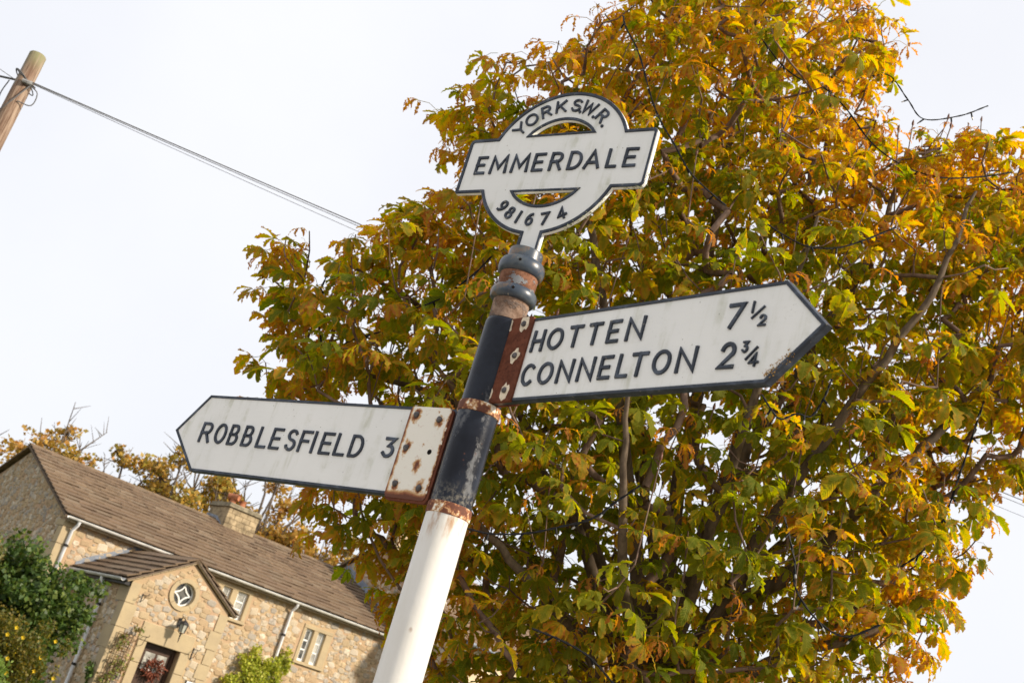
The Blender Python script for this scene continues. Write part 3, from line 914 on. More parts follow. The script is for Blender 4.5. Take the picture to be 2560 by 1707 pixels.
# roofs
def tile_shape(seed):
    q = random.Random(seed)
    j = lambda s: q.uniform(-s, s)
    lo, hi = -.5, .5
    v = [(lo, 0 + j(.04), .65), (hi, 0 + j(.04), .65), (hi, 1.2, -.5), (lo, 1.2, -.5),
         (lo + .005, .02 + j(.04), 1.75 + j(.15)), (hi - .005, .02 + j(.04), 1.75 + j(.15)), (hi, 1.2, .3), (lo, 1.2, .3)]
    return v, [(0, 3, 2, 1), (4, 5, 6, 7), (0, 1, 5, 4), (1, 2, 6, 5), (2, 3, 7, 6), (3, 0, 4, 7)]
TILES = [tile_shape(i) for i in range(8)]
def tile_tint(k=1.0):
    f = hr_.uniform(1.0, 1.22) * k
    c = hr_.choice([(.150, .104, .068), (.145, .100, .066), (.157, .110, .071), (.136, .094, .062), (.165, .121, .082)])
    if hr_.random() < .008: c = (.34, .30, .25)
    return tuple(v * f for v in c)
TILE_ME = []
for i in range(40):
    v, f = TILES[i % 8]
    me = tinted_mesh('roof_tile', v, f, tile_tint()); me.materials.append(MAT['tile']); TILE_ME.append(me)
def tile_roof(roof, p0, along, up, length, slope_len, rows, tw, n_single, k=1.0, thick=.03, skip=None):
    """rows of overlapping tiles laid from the eave p0 upwards"""
    along = Vector(along).normalized(); up = Vector(up).normalized(); nn = along.cross(up)
    if nn.z < 0: nn = -nn
    spots = []
    ex = slope_len / rows
    for r in range(rows):
        x = -hr_.uniform(0, tw)
        while x < length:
            w = tw * hr_.uniform(.75, 1.25)
            a, b = max(0, x), min(length, x + w)
            if b - a > .04 and not (skip and skip((a + b) / 2, r * ex)):
                spots.append((r, a, b))
            x += w
    V, Q, T_ = [], [], []
    for i, (r, a, b) in enumerate(spots):
        c = Vector(p0) + along * ((a + b) / 2) + up * (r * ex + hr_.uniform(-.006, .006)) + nn * (.004 + hr_.uniform(0, .006))
        tilt = 0.0
        sk = hr_.gauss(0, .012); yv = (up + along * sk).normalized(); zv = along.cross(yv)
        if zv.z < 0: zv = -zv
        M_ = Matrix(((along.x * (b - a - .004), yv.x * ex, zv.x * thick, c.x + nn.x * thick * .5), (along.y * (b - a - .004), yv.y * ex, zv.y * thick, c.y + nn.y * thick * .5), (along.z * (b - a - .004), yv.z * ex, zv.z * thick, c.z + nn.z * thick * .5), (0, 0, 0, 1)))
        if i < n_single:
            o = bpy.data.objects.new('roof_tile', TILE_ME[hr_.randrange(40)]); link(o, roof); o.matrix_local = M_
        else:
            v, f = TILES[hr_.randrange(8)]; k0 = len(V)
            V += [tuple(M_ @ Vector(p)) for p in v]; Q += [tuple(j + k0 for j in ff) for ff in f]; T_ += [tile_tint(k)] * 8
    if V:
        me = bpy.data.meshes.new('roof_tiles'); me.from_pydata(V, [], Q); me.update()
        at = me.attributes.new('tint', 'FLOAT_COLOR', 'POINT')
        at.data.foreach_set('color', np.array([(*t, 1.0) for t in T_], dtype=np.float32).ravel())
        me.materials.append(MAT['tile']); tag(link(bpy.data.objects.new('roof_tiles', me), roof), kind='stuff')
def slab(p0, along, up, length, sl, t=.05):
    along = Vector(along).normalized(); up = Vector(up).normalized(); nn = along.cross(up)
    if nn.z < 0: nn = -nn
    p0 = Vector(p0); c = [p0, p0 + along * length, p0 + along * length + up * sl, p0 + up * sl]
    return MB().add([p - nn * t for p in c] + c, [(0, 3, 2, 1), (4, 5, 6, 7), (0, 1, 5, 4), (1, 2, 6, 5), (2, 3, 7, 6), (3, 0, 4, 7)])
rx0 = 10.30
MAT['tile2'] = m_plain('ridge_tile_stone', (0.185, 0.13, 0.08), 0.95, 0.1, 0.3, 6, 0.4)
up_f = Vector((0, RY + .22, RZ - (EAVE + .02))); SL = up_f.length
ROOF = slab((rx0, -.22, EAVE + .02), (1, 0, 0), up_f, HX1 - rx0, SL).build('roof', MAT['roof_slab'], HOUSE)
tile_roof(ROOF, (rx0, -.24, EAVE + .025), (1, 0, 0), up_f, HX1 - rx0 - .01, SL, 16, .42, 200)
up_b = Vector((0, -(RY + .22), RZ - (EAVE + .02)))
slab((rx0, 9.42, EAVE + .02), (1, 0, 0), up_b, HX1 - rx0, SL).build('roof_rear_slope', MAT['tile2'], ROOF)
for k in range(26):
    a = rx0 + k * (HX1 - rx0) / 26; b = a + (HX1 - rx0) / 26 - .012
    MB().add([(a, RY - .19, RZ - .035), (b, RY - .19, RZ - .035), (b, RY, RZ + .075), (a, RY, RZ + .075), (a, RY + .19, RZ - .035), (b, RY + .19, RZ - .035)],
             [(0, 1, 2, 3), (3, 2, 5, 4), (0, 3, 4), (1, 5, 2)]).build('ridge_tile', MAT['tile2'], ROOF)
# gutter, downpipes
def gutter(x0, x1, y, z, name='gutter'):
    mb = MB(); n = 8; k = 0
    for x in (x0, x1):
        for i in range(n + 1):
            a = math.pi + math.pi * i / n
            mb.v.append((x, y + .065 * math.cos(a), z + .065 * math.sin(a)))
        for i in range(n + 1):
            a = 2 * math.pi - math.pi * i / n
            mb.v.append((x, y + .056 * math.cos(a), z + .002 + .056 * math.sin(a)))
    L = 2 * (n + 1)
    for i in range(L):
        mb.f.append((i, (i + 1) % L, L + (i + 1) % L, L + i))
    mb.f.append(tuple(range(L))); mb.f.append(tuple(reversed(range(L, 2 * L))))
    return mb.build(name, MAT['gutter'], HOUSE, smooth=False, fix=True)
gutter(10.36, HX1, -.275, EAVE + .02)
MB().box(10.46, HX1, -.20, -.004, EAVE - .10, EAVE - .02).build('fascia', m_plain('stone_corbel', (0.30, 0.24, 0.16), 0.9, 0.15), HOUSE)
def pipe(pts, name='downpipe', clips=()):
    p = sharp(MB().tube(pts, .042, 12).build(name, MAT['pipe'], HOUSE), 50)
    for c in clips:
        MB().tube([(c[0], c[1], c[2] - .03), (c[0], c[1], c[2] + .03)], .055, 12).build('pipe_clip', MAT['iron'], p)
pipe([(17.34, -.27, EAVE - .04), (17.34, -.25, EAVE - .12), (17.34, -.08, EAVE - .26), (17.34, -.08, 0)], clips=[(17.34, -.08, 3.32), (17.34, -.08, 1.6)])
pipe([(10.68, -.27, EAVE - .04), (10.68, -.25, EAVE - .12), (10.66, -.08, EAVE - .28), (10.66, -.08, 0)], clips=[(10.66, -.08, 3.6), (10.66, -.08, 1.8)])

# chimney
MAT['chim'] = m_plain('weathered_chimney_stone', (0.34, 0.265, 0.165), 0.95, 0.1, 0.4, 4, 0.3)
CH = MB().box(16.50, 17.58, 4.05, 5.25, 5.55, 6.60).build('chimney', MAT['chim'], HOUSE)
for k in range(5):
    z0 = 5.78 + k * .163
    off = 0 if k % 2 else .5
    n = 4
    for q in range(-1, n):
        a = 16.49 + (q + off) * 1.10 / n; b = a + 1.10 / n - .007
        a, b = max(16.485, a), min(17.595, b)
        if b - a > .06: MB().bbox(a, b, 4.03, 4.1, z0, z0 + .157, .008).build('block', MAT['chim'], CH)
        a = 4.04 + (q + off) * 1.22 / n; b = a + 1.22 / n - .007
        a, b = max(4.105, a), min(5.26, b)
        if b - a > .06: MB().box(16.48, 16.52, a, b, z0, z0 + .157).build('block', MAT['chim'], CH)
MB().bbox(16.42, 17.66, 3.97, 5.33, 6.60, 6.67, .012).bbox(16.46, 17.62, 4.01, 5.29, 6.671, 6.74, .012).build('chimney_cap', m_plain('weathered_cap_stone', (0.25, 0.215, 0.15), 0.95, 0.1, 0.35, 5, 0.3), CH)
MB().box(16.44, 17.64, 3.99, 4.028, 5.62, 5.80).build('lead_apron', MAT['lead_pale'], CH)
MB().add([(16.44, 3.99, 5.66), (16.44, 5.3, 6.10), (16.44, 5.3, 6.36), (16.44, 4.6, 6.28), (16.44, 3.99, 5.92), (16.478, 3.99, 5.66), (16.478, 5.3, 6.10), (16.478, 5.3, 6.36), (16.478, 4.6, 6.28), (16.478, 3.99, 5.92)],
         [(0, 1, 2, 3, 4), (9, 8, 7, 6, 5), (0, 5, 6, 1), (1, 6, 7, 2), (2, 7, 8, 3), (3, 8, 9, 4), (4, 9, 5, 0)]).build('lead_flashing', MAT['lead'], CH, fix=True)
pot = MB().lathe([(.135, 6.74), (.14, 6.82), (.115, 6.86), (.115, 6.98), (.13, 7.0), (.13, 7.03), (.095, 7.03), (.095, 6.85)], 20, cap=False)
pot.v = [(x * .85 + 17.12, y * .85 + 4.55, 6.74 + (z - 6.74) * .8) for x, y, z in pot.v]
sharp(pot.build('chimney_pot', MAT['terracotta'], CH), 40)
tp = MB().lathe([(.13, 6.74), (.12, 6.9), (.105, 7.0)], 20)
tp.v = [(x + 16.80, y + 4.6, z) for x, y, z in tp.v]
tp.tube([(16.66, 4.78, 7.05), (16.80, 4.6, 7.06), (16.90, 4.42, 7.06)], [.125, .13, .135], 18, cap=False)
tp.tube([(16.902, 4.417, 7.06), (16.78, 4.63, 7.06)], [.105, .1], 18, cap=True)
tp.v = [(16.8 + (x - 16.8) * .82, 4.6 + (y - 4.6) * .82, 6.74 + (z - 6.74) * .82) for x, y, z in tp.v]
sharp(tp.build('chimney_pot', MAT['terracotta'], CH), 40)

# porch
PX0, PX1, PY, PE, PXM, PZ = 11.28, 13.83, -3.18, 3.18, 12.58, 3.97
circ = arc(12.57, 3.25, .30, .30, 0, 345, 23)
pout = [(PX0, 0), (12.12, 0), (12.12, 2.02), (13.0, 2.02), (13.0, 0), (PX1, 0), (PX1, PE), (PXM, PZ), (PX0, PE)]
PW = MB().plate(pout, [circ], PY, PY + .35).build('porch_wall', MAT['mortar'], HOUSE)
PWL = MB().box(PX0, PX0 + .35, PY + .352, -.002, 0, PE - .003).build('porch_side_wall', MAT['mortar'], HOUSE)
MB().box(PX1 - .35, PX1, PY + .352, -.002, 0, PE - .003).build('porch_side_wall', MAT['mortar'], HOUSE)
def pin(x, z):
    if not (PX0 + .22 < x < PX1 - .2 and .6 < z): return False
    if z > PZ - .1 - abs(x - PXM) * (PZ - PE) / (PXM - PX0): return False
    if (x - 12.57) ** 2 + (z - 3.25) ** 2 < .41 ** 2: return False
    if 11.86 < x < 13.27 and z < 2.44: return False
    return True
sp_ = dart(pin, PX0, PX1, .6, PZ, .04, .12, 16000)
sp_.sort(key=lambda s: -s[2] * s[3])
ML = Matrix.Translation((0, PY, 0))
place_stones(sp_[:110], PW, ML, True)
place_stones(sp_[110:], PW, ML, False)
sl_ = dart(lambda x, z: .25 < x < 3.0 and .4 < z < 3.0, .2, 3.1, .4, 3.1, .04, .11, 9000)
place_stones(sl_, PWL, Matrix.Translation((PX0, 0, 0)) @ Matrix.Rotation(R(-90), 4, 'Z'), False)
z = 0.0; i = 0
for xx0, side in ((PX0, -1), (PX1, 1)):
    z = 0.0
    while z < PE - .08:
        h = min(hr_.uniform(.34, .55), PE - .02 - z)
        w = .3 if i % 2 else .22; d = .3 if i % 2 else .55
        if side < 0: MB().box(PX0 - .025, PX0 + w, PY - .025, PY + d, z + .006, z + h - .006).build('quoin', MAT['dressed'], HOUSE)
        else: MB().box(PX1 - w, PX1 + .025, PY - .025, PY + d, z + .006, z + h - .006).build('quoin', MAT['dressed'], HOUSE)
        z += h; i += 1
# round window
sur = MB()
for k in range(4):
    a0 = 45 + 90 * k + .8; a1 = a0 + 88.4
    o_ = arc(12.57, 3.25, .375, .375, a0, a1, 8); i_ = arc(12.57, 3.25, .272, .272, a1, a0, 8)
    sur.plate(o_ + i_, [], PY - .035, PY + .16)
OC = sur.build('round_window', MAT['dressed'], HOUSE); OC['label'] = 'round porch window with a white four pointed star frame'
ringf = arc(12.57, 3.25, .272, .272, 0, 345, 23)
fr = MB().ribbon(ringf, 0, .032, PY + .13, PY + .09, True, .1)
for k in range(4):
    cxk, czk = 12.57 + .262 * math.sqrt(2) * math.cos(R(45 + 90 * k)), 3.25 + .262 * math.sqrt(2) * math.sin(R(45 + 90 * k))
    a = 225 + 90 * k
    fr.ribbon(arc(cxk, czk, .262, .262, a - 45, a + 45, 12), -.017, .017, PY + .13, PY + .088 - .001 * k, False, .1)
fr.build('star_tracery', MAT['win_white'], OC, fix=True)
MB().plate(arc(12.57, 3.25, .27, .27, 0, 345, 23), [], PY + .128, PY + .14).build('pane', MAT['glass'], OC)
# lintel and door jambs
MB().bbox(11.88, 13.25, PY - .03, PY + .3, 2.022, 2.43, .012).build('lintel', MAT['dressed'], HOUSE)
for a, b in ((11.90, 12.118), (13.002, 13.25)):
    z = 0.0
    for h in (.55, .46, .52, .485):
        MB().bbox(a, b, PY - .03, PY + .3, z + .004, z + h - .004, .01).build('jamb_stone', MAT['dressed'], HOUSE); z += h
DY = PY + .17
DOOR = MB().box(12.20, 12.92, DY + .03, DY + .08, .15, 1.93).build('door', MAT['door'], HOUSE)
MB().box(12.122, 12.20, DY, DY + .1, .1, 2.016).box(12.92, 12.998, DY, DY + .1, .1, 2.016).box(12.2, 12.92, DY, DY + .1, 1.93, 2.016).build('door_frame', MAT['door'], DOOR)
MB().box(12.118, 13.002, PY - .1, PY + .3, 0, .1).build('doorstep', MAT['dressed'], DOOR)
for a, b in ((12.28, 12.53), (12.59, 12.84)):
    MB().box(a, b, DY + .018, DY + .0298, 1.47, 1.82).build('pane', MAT['curtain'], DOOR)
    MB().box(a, b, DY + .008, DY + .0298, 1.425, 1.468).build('glazing_bar', MAT['win_white'], DOOR)
for x in (12.36, 12.52, 12.68, 12.80):
    MB().box(x - .004, x + .004, DY + .0265, DY + .0298, .2, 1.4).build('groove_shade', MAT['hole'], DOOR)  # dark strips on the flat door, painting in the shade of grooves
# porch roof
pu = Vector((PXM - PX0 + .2, 0, (PZ + .06) - (PE - .06)))
pl_ = pu.length
PR = slab((PX0 - .2, PY - .1, PE - .02), (0, 1, 0), pu, 3.26, pl_, .04).build('porch_roof', MAT['roof_slab'], HOUSE)
tile_roof(PR, (PX0 - .22, PY - .1, PE - .015), (0, 1, 0), pu, 3.26, pl_, 6, .42, 60, .85)
pr_up = Vector((-(PX1 - PXM + .2), 0, (PZ + .06) - (PE - .06)))
PR2 = slab((PX1 + .2, PY - .1, PE - .02), (0, 1, 0), pr_up, 3.26, pr_up.length, .04).build('porch_roof', MAT['roof_slab'], HOUSE)
tile_roof(PR2, (PX1 + .22, PY - .1, PE - .015), (0, 1, 0), pr_up, 3.26, pr_up.length, 6, .42, 40, .85)
for k in range(9):
    a = PY - .1 + k * .362
    MB().add([(PXM - .12, a, PZ + .035), (PXM - .12, a + .35, PZ + .035), (PXM, a + .35, PZ + .115), (PXM, a, PZ + .115), (PXM + .12, a, PZ + .035), (PXM + .12, a + .35, PZ + .035)], [(0, 1, 2, 3), (3, 2, 5, 4), (0, 3, 4), (1, 5, 2)]).build('ridge_tile', MAT['tile2'], PR)
# mortar bedding under the verges
for sx, ux in ((PX0 - .16, pu), (PX1 + .16, pr_up)):
    L = ux.length; uu = ux.normalized()
    n_ = 9
    for k in range(n_):
        p = Vector((sx, 0, PE - .035)) + uu * (L * k / n_); q = p + uu * (L / n_ - .012)
        MB().add([(p.x, PY - .075, p.z - .035), (q.x, PY - .075, q.z - .035), (q.x, PY - .075, q.z + .02), (p.x, PY - .075, p.z + .02), (p.x, PY + .01, p.z - .035), (q.x, PY + .01, q.z - .035), (q.x, PY + .01, q.z + .02), (p.x, PY + .01, p.z + .02)],
                 [(0, 1, 2, 3), (4, 7, 6, 5), (0, 4, 5, 1), (3, 2, 6, 7), (0, 3, 7, 4), (1, 5, 6, 2)]).build('verge_stone', MAT['dressed'], HOUSE, fix=True)
g2 = gutter(0, 3.15, 0, 0, 'porch_gutter'); g2.location = (PX0 - .26, PY - .02, PE - .02); g2.rotation_euler = (0, 0, R(90))
MB().box(PX0 - .17, PX0 - .004, PY + .02, -.02, PE - .14, PE - .06).build('porch_fascia', MAT['iron'], HOUSE)
pipe([(PX0 - .25, -2.0, PE - .08), (PX0 - .24, -2.0, PE - .14), (PX0 - .09, -2.02, PE - .3), (PX0 - .09, -2.05, 0)], clips=[(PX0 - .09, -2.03, 2.5), (PX0 - .09, -2.03, 1.1)])
# lead flashing where the porch roof meets the front wall
MB().add([(PX0 - .2, -.012, PE + .06), (PXM, -.012, PZ + .16), (PXM, -.012, PZ + .30), (PX0 - .2, -.012, PE + .2), (PX0 - .2, -.11, PE + .05), (PXM, -.11, PZ + .15)],
         [(0, 1, 2, 3), (0, 4, 5, 1)]).build('lead_flashing', MAT['lead'], HOUSE, fix=True)
MB().lathe([(.09, 0), (.09, .08), (.05, .13), (.0, .14)], 14).build('vent_cowl', MAT['iron'], HOUSE).matrix_local = Matrix.Translation((HX0 - .02, 2.6, 2.75)) @ Matrix.Rotation(R(-90), 4, 'Y')

def house_pt(x, y, z): return hn * 28.8 + Matrix.Rotation(HYAW, 3, 'Z') @ Vector((x, y, z))

# ------------------------------------------------------------------ things on the porch
LAN = empty('wall_lantern', house_pt(12.70, PY - .04, 2.62), (0, 0, HYAW))
tag(LAN, 'black wall lantern hung between porch door and round window', 'lantern')
MB().tube([(0, .0, .06), (-.02, -.1, .14), (0, -.2, .12), (.02, -.25, .08)], .011, 8).tube([(0, 0, -.06), (0, -.09, .0), (0, -.19, .06)], .009, 8).box(-.035, .035, -.012, .01, -.1, .12).build('bracket', MAT['iron'], LAN)
lb = MB()
for i in range(6):
    a, b = R(60 * i), R(60 * i + 60)
    lb.tube([(.075 * math.cos(a), -.25 + .075 * math.sin(a), -.2), (.105 * math.cos(a), -.25 + .105 * math.sin(a), .0)], .008, 6)
lb.lathe([(.13, 0), (.10, .04), (.03, .085), (.02, .1)], 6)
k0 = len(lb.v) - 24
lb.v[k0:] = [(x, y - .25, z) for x, y, z in lb.v[k0:]]
lb.tube([(0, -.25, -.2), (0, -.25, -.23), (0, -.25, -.42)], [.06, .02, .008], 8)
lb.build('lantern_frame', MAT['iron'], LAN)
lg = MB().lathe([(.068, -.19), (.098, -.005)], 6)
lg.v = [(x, y - .25, z) for x, y, z in lg.v]
lg.build('lantern_glass', m_plain('frosted_lantern_glass', (0.42, 0.42, 0.36), 0.2, 0.5, 0.2, 8, 0), LAN)
# wreath of dried leaves on the door
WR = empty('wreath', house_pt(12.56, PY + .12, 1.50), (0, 0, HYAW))
tag(WR, 'wreath of dried red brown leaves on the porch door', 'wreath')
V, Q, T_ = [], [], []
for i in range(420):
    a = rnd.uniform(0, 2 * math.pi); r = .14 + rnd.gauss(0, .045)
    c = Vector((r * math.cos(a), rnd.uniform(-.1, .02), r * math.sin(a)))
    d = (Vector((math.cos(a), rnd.uniform(-.9, .1), math.sin(a))) + Vector((rnd.gauss(0, .5), rnd.gauss(0, .4), rnd.gauss(0, .5)))).normalized()
    s = d.cross(Vector((rnd.gauss(0, 1), rnd.gauss(0, 1), rnd.gauss(0, 1)))).normalized() * rnd.uniform(.010, .018)
    l = rnd.uniform(.06, .12); k = len(V)
    V += [c, c + d * l * .5 + s, c + d * l, c + d * l * .5 - s]; Q.append((k, k + 1, k + 2, k + 3))
    f = rnd.uniform(.5, 1.3); T_ += [(.20 * f, .062 * f, .036 * f)] * 4
MAT['dry_leaf'] = m_tinted('dried_leaf', 0.8, 20, 0.0, 0.001, 0.2)
fast_mesh('leaves', np.array([tuple(p) for p in V]), np.array(Q), MAT['dry_leaf'], WR, tint=np.array(T_))
tor = MB().tube([(.14 * math.cos(R(15 * i)), -.01, .14 * math.sin(R(15 * i))) for i in range(25)], .022, 8, cap=False)
tor.build('twig_ring', m_plain('twig_brown', (0.08, 0.04, 0.022), 0.9, 0.1), WR)
# small framed notice
NB = empty('framed_notice', house_pt(13.52, PY - .012, 1.42), (0, 0, HYAW))
tag(NB, 'small white notice in a black frame beside the porch door', 'notice')
MB().box(-.13, .13, -.03, -.003, -.09, .065).build('frame', MAT['iron'], NB)
MB().box(-.113, .113, -.034, -.0302, -.075, .05).build('sheet', MAT['win_white'], NB)
# hanging basket brackets
def hook(x, z, label, h=.27):
    o = empty('hanging_bracket', house_pt(x, PY - .004, z), (0, 0, HYAW))
    tag(o, label, 'bracket', 'iron hanging brackets on the porch')
    MB().box(-.012, .012, -.014, .004, -h, 0).build('back_bar', MAT['iron'], o)
    MB().tube([(0, -.01, -.03), (0, -.3, -.02), (0, -.33, .01), (0, -.31, .03)], .008, 8).tube([(0, -.01, -h + .03), (0, -.12, -h + .06), (0, -.2, -.03)], .007, 8).build('arm', MAT['iron'], o)
hook(11.61, 2.97, 'rusty iron bracket high on the porch below the eaves', .2)
hook(11.98, 2.13, 'iron hanging bracket at the lintel end nearest the shrubs')
hook(13.30, 2.20, 'iron hanging bracket between the porch door and the climber')
# trellises
MAT['lath'] = m_plain('trellis_lath', (0.20, 0.125, 0.07), 0.9, 0.1)
def trellis(x0, x1, z0, z1, y, label, step=.11):
    o = empty('trellis', house_pt((x0 + x1) / 2, y, z0), (0, 0, HYAW))
    tag(o, label, 'trellis')
    w = (x1 - x0) / 2
    n = int((x1 - x0) / step)
    for i in range(n + 1):
        x = -w + 2 * w * i / n
        MB().box(x - .006, x + .006, -.032, -.02, 0, z1 - z0).build('upright_lath', MAT['lath'], o)
    n = int((z1 - z0) / step)
    for i in range(n + 1):
        q = (z1 - z0) * i / n
        MB().box(-w, w, -.044, -.0325, q - .006, q + .006).build('cross_lath', MAT['lath'], o)
trellis(11.38, 11.84, .5, 2.05, PY - .05, 'thin brown trellis on the porch left of the door')
trellis(14.1, 15.0, .6, 2.15, -.14, 'thin brown trellis on the wall right of the porch')

# ------------------------------------------------------------------ neighbouring houses seen past the tree
def simple_house(name, label, x0, x1, y0, y1, eave, ridge, wall_mat, windows=(), chim=None):
    o = empty(name, house_pt((x0 + x1) / 2, (y0 + y1) / 2, 0), (0, 0, HYAW))
    tag(o, label, 'house')
    X, Y = (x1 - x0) / 2, (y1 - y0) / 2
    W = MB().plate([(-X, 0), (X, 0), (X, eave), (-X, eave)], [], -Y, -Y + .4).build('front_wall', wall_mat, o)
    MB().box(-X, X, Y - .4, Y, 0, eave).build('rear_wall', wall_mat, o)
    for s in (-1, 1):
        gw = MB().plate([(-Y + .003, 0), (Y - .003, 0), (Y - .003, eave), (0, ridge - .1), (-Y + .003, eave)], [], 0, .35).build('gable_wall', MAT['mortar'], o)
        gw.location = (s * X, 0, 0); gw.rotation_euler = (0, 0, R(90)); gw.scale = (1, -1 if s < 0 else 1, 1)
        if s < 0:
            st = dart(lambda x, z: abs(x) < Y - .3 and 2.5 < z < eave - .1 + (ridge - eave) * (1 - abs(x) / Y), -Y, Y, 2.5, ridge, .08, .15, 6000)
            place_stones(st, gw, I4, False, 1.05)
    uf = Vector((0, Y + .2, ridge - eave)); L = uf.length
    rf = slab((-X - .12, -Y - .2, eave + .01), (1, 0, 0), uf, 2 * X + .24, L).build('roof', MAT['roof_slab'], o)
    tile_roof(rf, (-X - .12, -Y - .22, eave + .015), (1, 0, 0), uf, 2 * X + .24, L, 20, .36, 0, 1.25)
    slab((-X - .12, Y + .2, eave + .01), (1, 0, 0), Vector((0, -Y - .2, ridge - eave)), 2 * X + .24, L).build('roof_rear_slope', MAT['tile2'], o)
    gt = MB().tube([(-X, -Y - .26, eave), (X, -Y - .26, eave)], .06, 10).build('gutter', MAT['lead'], o)
    for (wx, wz, ww, wh) in windows:
        wv = MB().bbox(wx - ww / 2 - .12, wx + ww / 2 + .12, -Y - .03, -Y + .1, wz - wh / 2 - .12, wz + wh / 2 + .12).build('window', MAT['dressed'], o)
        MB().box(wx - ww / 2, wx + ww / 2, -Y - .045, -Y - .0305, wz - wh / 2, wz + wh / 2).build('casement_frame', MAT['win_white'], wv)
        for a in (-1, 1):
            for b in (-1, 1):
                MB().box(wx + a * ww / 4 - ww * .18, wx + a * ww / 4 + ww * .18, -Y - .05, -Y - .0455, wz + b * wh / 4 - wh * .18, wz + b * wh / 4 + wh * .18).build('pane', MAT['glass'], wv)
    if chim:
        cx, cy, w, h = chim
        c = MB().box(cx - w / 2, cx + w / 2, cy - .35, cy + .35, ridge - .6, ridge + h).build('chimney', MAT['dressed'], o)
        MB().bbox(cx - w / 2 - .06, cx + w / 2 + .06, cy - .41, cy + .41, ridge + h, ridge + h + .12).build('chimney_cap', MAT['dressed'], c)
        for k in (-1, 1):
            p_ = MB().lathe([(.13, ridge + h + .12), (.11, ridge + h + .5), (.13, ridge + h + .52)], 16)
            p_.v = [(x + cx + k * w * .22, y + cy, z) for x, y, z in p_.v]
            sharp(p_.build('chimney_pot', MAT['terracotta'], c), 40)
    return o
simple_house('gabled_house', 'taller house whose stone gable rises behind the cottage roof end', 21.62, 34.0, -2.4, 8.4, 4.65, 7.2, m_plain('cream_render', (0.60, 0.49, 0.33), 0.9, 0.1, 0.15, 3, 0.1), [(-4.6, 3.2, 1.0, 1.1), (-2.0, 3.2, 1.0, 1.1), (1.2, 3.2, 1.0, 1.1), (4.2, 3.2, 1.0, 1.1)], (-5.7, -.3, .8, .75))
# stepped lead flashing of the gable against the cottage roof (fixed to the cottage)
MB().add([(HX1 - .02, 0.3, EAVE + .22), (HX1 - .02, RY, RZ + .02), (HX1 - .02, RY, RZ + .32), (HX1 - .02, .3, EAVE + .5), (HX1 - .25, .3, EAVE + .26), (HX1 - .25, RY, RZ + .06)],
         [(0, 1, 2, 3), (0, 4, 5, 1)]).build('lead_flashing', MAT['lead'], HOUSE, fix=True)

# ------------------------------------------------------------------ leaves
def m_chestnut_leaf():
    a = NT('chestnut_leaf')
    t = a.sep(a.attr('tint'))                       # age, per leaf random, green shift
    age, rn, gr = t[0], t[1], t[2]
    uv = a.sep(a.coord('UV'))
    ac, al = uv[0], uv[1]                           # 0..1 across (0.5 = midrib), 0..1 along
    pos = a.coord('Object')
    n1 = a.noise(pos, 26, 5, 0.65); n2 = a.noise(pos, 110, 3, 0.6)
    x = a.math('ABSOLUTE', a.math('SUBTRACT', ac, 0.5))
    x2 = a.math('MULTIPLY', x, 2.0)
    green = a.mix(gr, (0.118, 0.165, 0.014), (0.235, 0.245, 0.019))
    yellow = a.mix(rn, (0.41, 0.32, 0.025), (0.53, 0.285, 0.028))
    brown = a.mix(n1, (0.38, 0.122, 0.028), (0.58, 0.25, 0.07))
    e = a.math('ADD', a.math('MULTIPLY', x2, 0.46), a.math('MULTIPLY', al, 0.34))
    k = a.math('ADD', a.math('ADD', e, a.math('SUBTRACT', a.math('MULTIPLY', n1, 1.15), 0.2)), a.math('MULTIPLY', age, 1.15))
    col = a.mix(a.ramp(k, 0.90, 1.32), green, yellow)
    col = a.mix(a.ramp(k, 1.36, 1.62), col, brown)
    dark = a.math('MULTIPLY', a.ramp(n2, 0.6, 0.75), a.ramp(k, 1.0, 1.4))
    col = a.mix(a.math('MULTIPLY', dark, 0.6), col, (0.10, 0.035, 0.012))
    ph = a.math('SUBTRACT', a.math('MULTIPLY', al, 13.0), a.math('MULTIPLY', x2, 2.6))
    vein = a.math('ABSOLUTE', a.math('SUBTRACT', a.math('FRACT', ph), 0.5))
    vm = a.math('MAXIMUM', a.ramp(vein, 0.14, 0.05), a.ramp(x2, 0.10, 0.03))
    col = a.mix(a.math('MULTIPLY', a.ramp(vein, 0.3, 0.5), 0.20), col, (0.05, 0.06, 0.006))
    col = a.mix(a.math('MULTIPLY', vm, 0.45), col, (0.36, 0.32, 0.06))
    bump = a.bump(vein, 0.6, 0.004)
    p = a.p
    a.base(col, 0.6, 0.12)
    tr = a.n('BsdfTranslucent')
    sat = a.n('HueSaturation'); sat.inputs['Saturation'].default_value = 1.15; sat.inputs['Value'].default_value = 1.8
    a.t.links.new(col, sat.inputs['Color']); a.t.links.new(sat.outputs[0], tr.inputs['Color'])
    a.t.links.new(bump, tr.inputs['Normal'])
    mx = a.n('MixShader'); mx.inputs[0].default_value = 0.6
    a.t.links.new(p.outputs[0], mx.inputs[1]); a.t.links.new(tr.outputs[0], mx.inputs[2])
    rag = a.math('ADD', a.math('ADD', a.math('MULTIPLY', x2, 0.30), a.math('MULTIPLY', age, 0.34)), a.noise(a.mapping(pos, loc=(4, 7, 2)), 70, 3, 0.6))
    hole = a.math('GREATER_THAN', rag, 0.98)
    tp_ = a.n('BsdfTransparent'); m2 = a.n('MixShader')
    a.t.links.new(hole, m2.inputs[0]); a.t.links.new(mx.outputs[0], m2.inputs[1]); a.t.links.new(tp_.outputs[0], m2.inputs[2])
    a.t.links.new(m2.outputs[0], a.out.inputs['Surface'])
    return a.m
